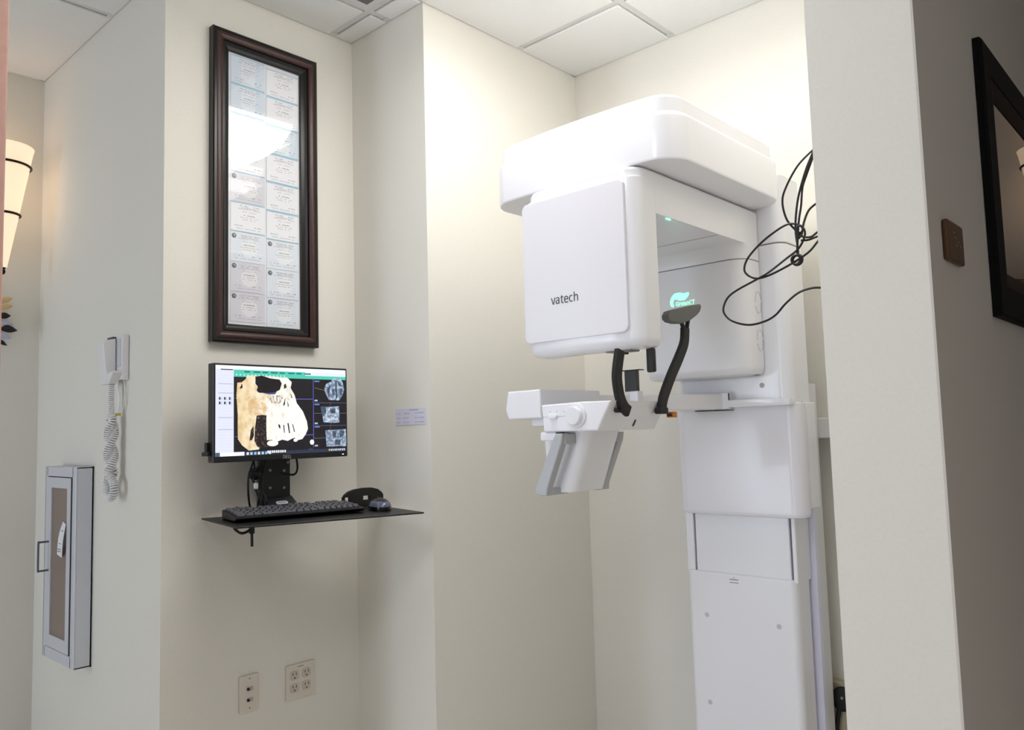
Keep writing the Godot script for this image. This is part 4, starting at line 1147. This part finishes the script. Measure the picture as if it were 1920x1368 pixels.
func sconce(label: String, tip: Vector3, wallward: Vector3, dim := 1.0) -> void:
	var o := thing("wall_sconce", label, "wall lamp", tip, "")
	var sh := mat(Color(0.95, 0.90, 0.82), 0.5)
	sh.emission_enabled = true; sh.emission = Color(1.0, 0.89, 0.77); sh.emission_energy_multiplier = 0.5 * dim
	sh.backlight_enabled = true; sh.backlight = Color(0.4, 0.35, 0.3)
	var m := MB.new()
	m.lathe([Vector2(0.018, 0.0), Vector2(0.096, 0.455), Vector2(0.100, 0.468), Vector2(0.098, 0.470), Vector2(0.092, 0.456), Vector2(0.014, 0.004)], 40, Transform3D(Basis(), tip))
	part("lamp_shade", m, sh, o)
	for q in [[0.395, 0.0895], [0.205, 0.0570]]:
		m = MB.new(); m.ring(tip + Vector3(0, q[0], 0), Vector3.RIGHT, Vector3.BACK, q[1], 0.0050, 40)
		part("shade_ring", m, mat(Color(0.09, 0.075, 0.065), 0.45, 0.5), o)
	m = MB.new(); m.ball(tip + Vector3(0, -0.014, 0), Vector3(0.014, 0.014, 0.014), 14); m.lathe([Vector2(0.012, -0.004), Vector2(0.016, 0.0), Vector2(0.019, 0.006)], 20, Transform3D(Basis(), tip))
	part("finial", m, mat(Color(0.07, 0.065, 0.06), 0.35, 0.6), o)
	m = MB.new()
	var back := tip + wallward * 0.125
	m.tube(PackedVector3Array([tip + Vector3(0, 0.10, 0) + wallward * 0.032, back + Vector3(0, 0.10, 0)]), 0.012, 10)
	m.tube(PackedVector3Array([back + Vector3(0, 0.10, 0) - wallward * 0.014, back + Vector3(0, 0.10, 0)]), 0.045, 20)
	part("wall_arm", m, mat(Color(0.09, 0.075, 0.065), 0.45, 0.5), o)
	m = MB.new(); m.ball(tip + Vector3(0, 0.27, 0), Vector3(0.03, 0.045, 0.03), 16)
	var bm := mat(Color.WHITE, 0.5); bm.emission_enabled = true; bm.emission = Color(1, 0.85, 0.65); bm.emission_energy_multiplier = 1.2
	part("bulb", m, bm, o)
	var l := OmniLight3D.new(); l.name = "sconce_light"
	add_child(l, true)
	l.position = tip + Vector3(0, 0.27, 0); l.light_energy = 0.002 * dim; l.light_color = Color(1.0, 0.85, 0.66); l.light_size = 0.03; l.omni_range = 10; l.omni_attenuation = 2.0; l.shadow_enabled = true

# ---------------------------------------------------------------- corridor side
func build_right() -> void:
	var X := -0.3734
	var m: MB
	var o := thing("bronze_plate", "small bronze wall plate on the dark corridor wall beside the mirror", "wall plate", Vector3(X, 1.53, -1.58))
	m = MB.new(); m.prism(MB.rrect(1.528, 1.527, 1.632, 1.600, 0.005, 2), X + 0.0005, X + 0.0105, 0.003, Transform3D(Vector3(0, 0, -1), Vector3(0, 1, 0), Vector3(1, 0, 0), Vector3.ZERO), 2)
	part("plate", m, grain(mat(Color(0.44, 0.32, 0.21), 0.4, 0.45), noise_tex(0.06, 61, 256, false, 0, 0.7, 1.0), null, 12.0), o)
	m = MB.new()
	for q in [[-1.567, 1.580], [-1.575, 1.572], [-1.59, 1.565], [-1.605, 1.560], [-1.580, 1.558]]: m.box(Vector3(X + 0.010, q[1] - 0.0012, q[0] - 0.002), Vector3(X + 0.0112, q[1] + 0.0012, q[0] + 0.002))
	part("marking", m, mat(Color(0.66, 0.55, 0.42), 0.4), o)
	o = thing("wall_mirror", "dark framed mirror on the corridor wall, reflecting a wall lamp", "mirror", Vector3(X, 1.45, -2.2))
	var lo := Vector2(-2.62, 1.456); var hi := Vector2(-1.872, 2.052)
	moulding(o, lo, hi, X, 1.0, [Vector2(0.0, 0.001), Vector2(0.0, 0.014), Vector2(0.005, 0.0185), Vector2(0.068, 0.018), Vector2(0.068, 0.001)], mats.frame_black, "outer_frame")
	moulding(o, lo, hi, X, 1.0, [Vector2(0.068, 0.001), Vector2(0.068, 0.0165), Vector2(0.08, 0.0165), Vector2(0.104, 0.008), Vector2(0.104, 0.001)], mats.frame_red, "inner_frame")
	m = MB.new(); m.box(Vector3(X + 0.003, lo.y + 0.098, lo.x + 0.098), Vector3(X + 0.0065, hi.y - 0.098, hi.x - 0.098))
	part("mirror_glass", m, mat(Color(0.85, 0.86, 0.87), 0.01, 1.0), o)
	# what the mirror shows at the end of the corridor
	sconce("cone wall sconce at the corridor end, seen only in the mirror", Vector3(-0.165, 1.94, -4.06), Vector3.FORWARD, 0.4)
	o = thing("tall_cabinet", "wooden cabinet at the corridor end, seen only in the mirror", "cabinet", Vector3(0.0, 0, -4.0))
	var wood := grain(mat(Color(0.52, 0.33, 0.18), 0.45), noise_tex(0.03, 71, 256, false, 0, 0.75, 1.0), null, 4.0)
	m = MB.new(); m.prism(PackedVector2Array([Vector2(-0.34, 0.0), Vector2(0.12, 0.0), Vector2(0.12, 1.86), Vector2(-0.02, 1.84), Vector2(-0.34, 1.78)]), -4.19, -3.93, 0.004)
	part("body", m, wood, o)
	for s in [-1, 1]:
		m = MB.new(); m.box(Vector3(-0.11 + s * 0.113 - 0.108, 0.08, -3.932), Vector3(-0.11 + s * 0.113 + 0.108, 1.72, -3.912), 0.003)
		var d := part("door", m, wood, o)
		m = MB.new(); m.ball(Vector3(-0.11 + s * 0.02, 1.0, -3.90), Vector3(0.012, 0.012, 0.012), 10)
		part("knob", m, mats.silver, d)

# ---------------------------------------------------------------- cables by the partition
func build_cables() -> void:
	var o := thing("cable_coil", "loose blue-black cable loops hanging beside the partition edge", "cable", Vector3(-0.76, 1.65, -1.8))
	var Z := -1.8
	var strands := [
		[[-0.691, 1.880], [-0.730, 1.849], [-0.761, 1.803], [-0.772, 1.770], [-0.766, 1.729], [-0.749, 1.701], [-0.736, 1.688]],
		[[-0.690, 1.876], [-0.713, 1.834], [-0.734, 1.783], [-0.745, 1.739], [-0.749, 1.697], [-0.745, 1.654], [-0.744, 1.636]],
		[[-0.692, 1.875], [-0.717, 1.821], [-0.726, 1.795], [-0.730, 1.754], [-0.736, 1.716], [-0.741, 1.668], [-0.744, 1.638]],
		[[-0.730, 1.701], [-0.738, 1.709], [-0.763, 1.714], [-0.800, 1.700], [-0.839, 1.678], [-0.871, 1.651], [-0.882, 1.627], [-0.873, 1.611], [-0.851, 1.600], [-0.821, 1.601], [-0.783, 1.611], [-0.743, 1.626], [-0.714, 1.642], [-0.694, 1.663], [-0.675, 1.680], [-0.62, 1.70], [-0.562, 1.71]],
		[[-0.562, 1.78], [-0.62, 1.775], [-0.687, 1.756], [-0.695, 1.753], [-0.715, 1.740], [-0.727, 1.714], [-0.732, 1.687], [-0.739, 1.676]],
		[[-0.729, 1.700], [-0.727, 1.687], [-0.732, 1.670], [-0.745, 1.651], [-0.771, 1.634], [-0.813, 1.609], [-0.843, 1.597], [-0.899, 1.578], [-0.927, 1.564], [-0.942, 1.543], [-0.941, 1.524], [-0.919, 1.503], [-0.876, 1.489], [-0.834, 1.492], [-0.804, 1.504], [-0.777, 1.529], [-0.747, 1.550], [-0.719, 1.557], [-0.693, 1.555], [-0.63, 1.545], [-0.562, 1.54]],
		[[-0.562, 1.72], [-0.63, 1.70], [-0.684, 1.687], [-0.693, 1.683], [-0.712, 1.675], [-0.736, 1.683], [-0.745, 1.70]],
		[[-0.562, 1.69], [-0.64, 1.68], [-0.693, 1.675], [-0.719, 1.671], [-0.737, 1.673]],
		[[-0.562, 1.94], [-0.60, 1.935], [-0.65, 1.915], [-0.691, 1.8785]],
		[[-0.736, 1.688], [-0.728, 1.694], [-0.729, 1.703], [-0.738, 1.705], [-0.742, 1.692], [-0.736, 1.682]]]
	for k in strands.size():
		var pts := []
		var n: int = strands[k].size()
		for i in n: pts.append(Vector3(strands[k][i][0], strands[k][i][1], Z + 0.006 * sin(k * 2.1 + i * 0.7)))
		var m := MB.new(); m.tube(spline(pts, 10), 0.0026, 8)
		part("strand", m, mats.blue_black, o)
	var r := MB.new(); r.ring(Vector3(-0.7455, 1.627, Z + 0.008), Vector3.RIGHT, Vector3.UP, 0.0105, 0.0036, 28); r.ring(Vector3(-0.7455, 1.627, Z + 0.002), Vector3.RIGHT, Vector3.UP, 0.0115, 0.0034, 28)
	part("ring", r, mats.blue_black, o, "small black cable ring")
	# box and plug low behind the column
	var b := thing("cable_box", "beige surface cable box low behind the machine column", "box", Vector3(-0.95, 0.24, -2.606))
	var m2 := MB.new(); m2.box(Vector3(-1.08, 0.24, -2.606), Vector3(-0.80, 0.432, -2.570), 0.004)
	part("body", m2, mat(Color(0.72, 0.68, 0.58), 0.5), b)
	var p := thing("power_plug", "round black plug with cord on the beige box behind the column", "plug", Vector3(-1.0, 0.38, -2.57))
	m2 = MB.new(); m2.lathe([Vector2(0.034, 0.0), Vector2(0.037, 0.004), Vector2(0.036, 0.016), Vector2(0.026, 0.022), Vector2(0, 0.022)], 24, Transform3D(Basis(Vector3.RIGHT, PI / 2), Vector3(-0.998, 0.385, -2.570)))
	part("cap", m2, mats.rubber, p)
	m2 = MB.new(); m2.lathe([Vector2(0.004, 0.021), Vector2(0.004, 0.0235), Vector2(0, 0.024)], 12, Transform3D(Basis(Vector3.RIGHT, PI / 2), Vector3(-0.996, 0.392, -2.570)))
	part("screw", m2, mats.silver, p)
	m2 = MB.new(); m2.tube(spline([Vector3(-1.005, 0.37, -2.556), Vector3(-1.012, 0.34, -2.556), Vector3(-1.02, 0.29, -2.556), Vector3(-1.02, 0.20, -2.556), Vector3(-1.02, 0.012, -2.556)], 6), 0.007, 8)
	part("cord", m2, mats.rubber, p)
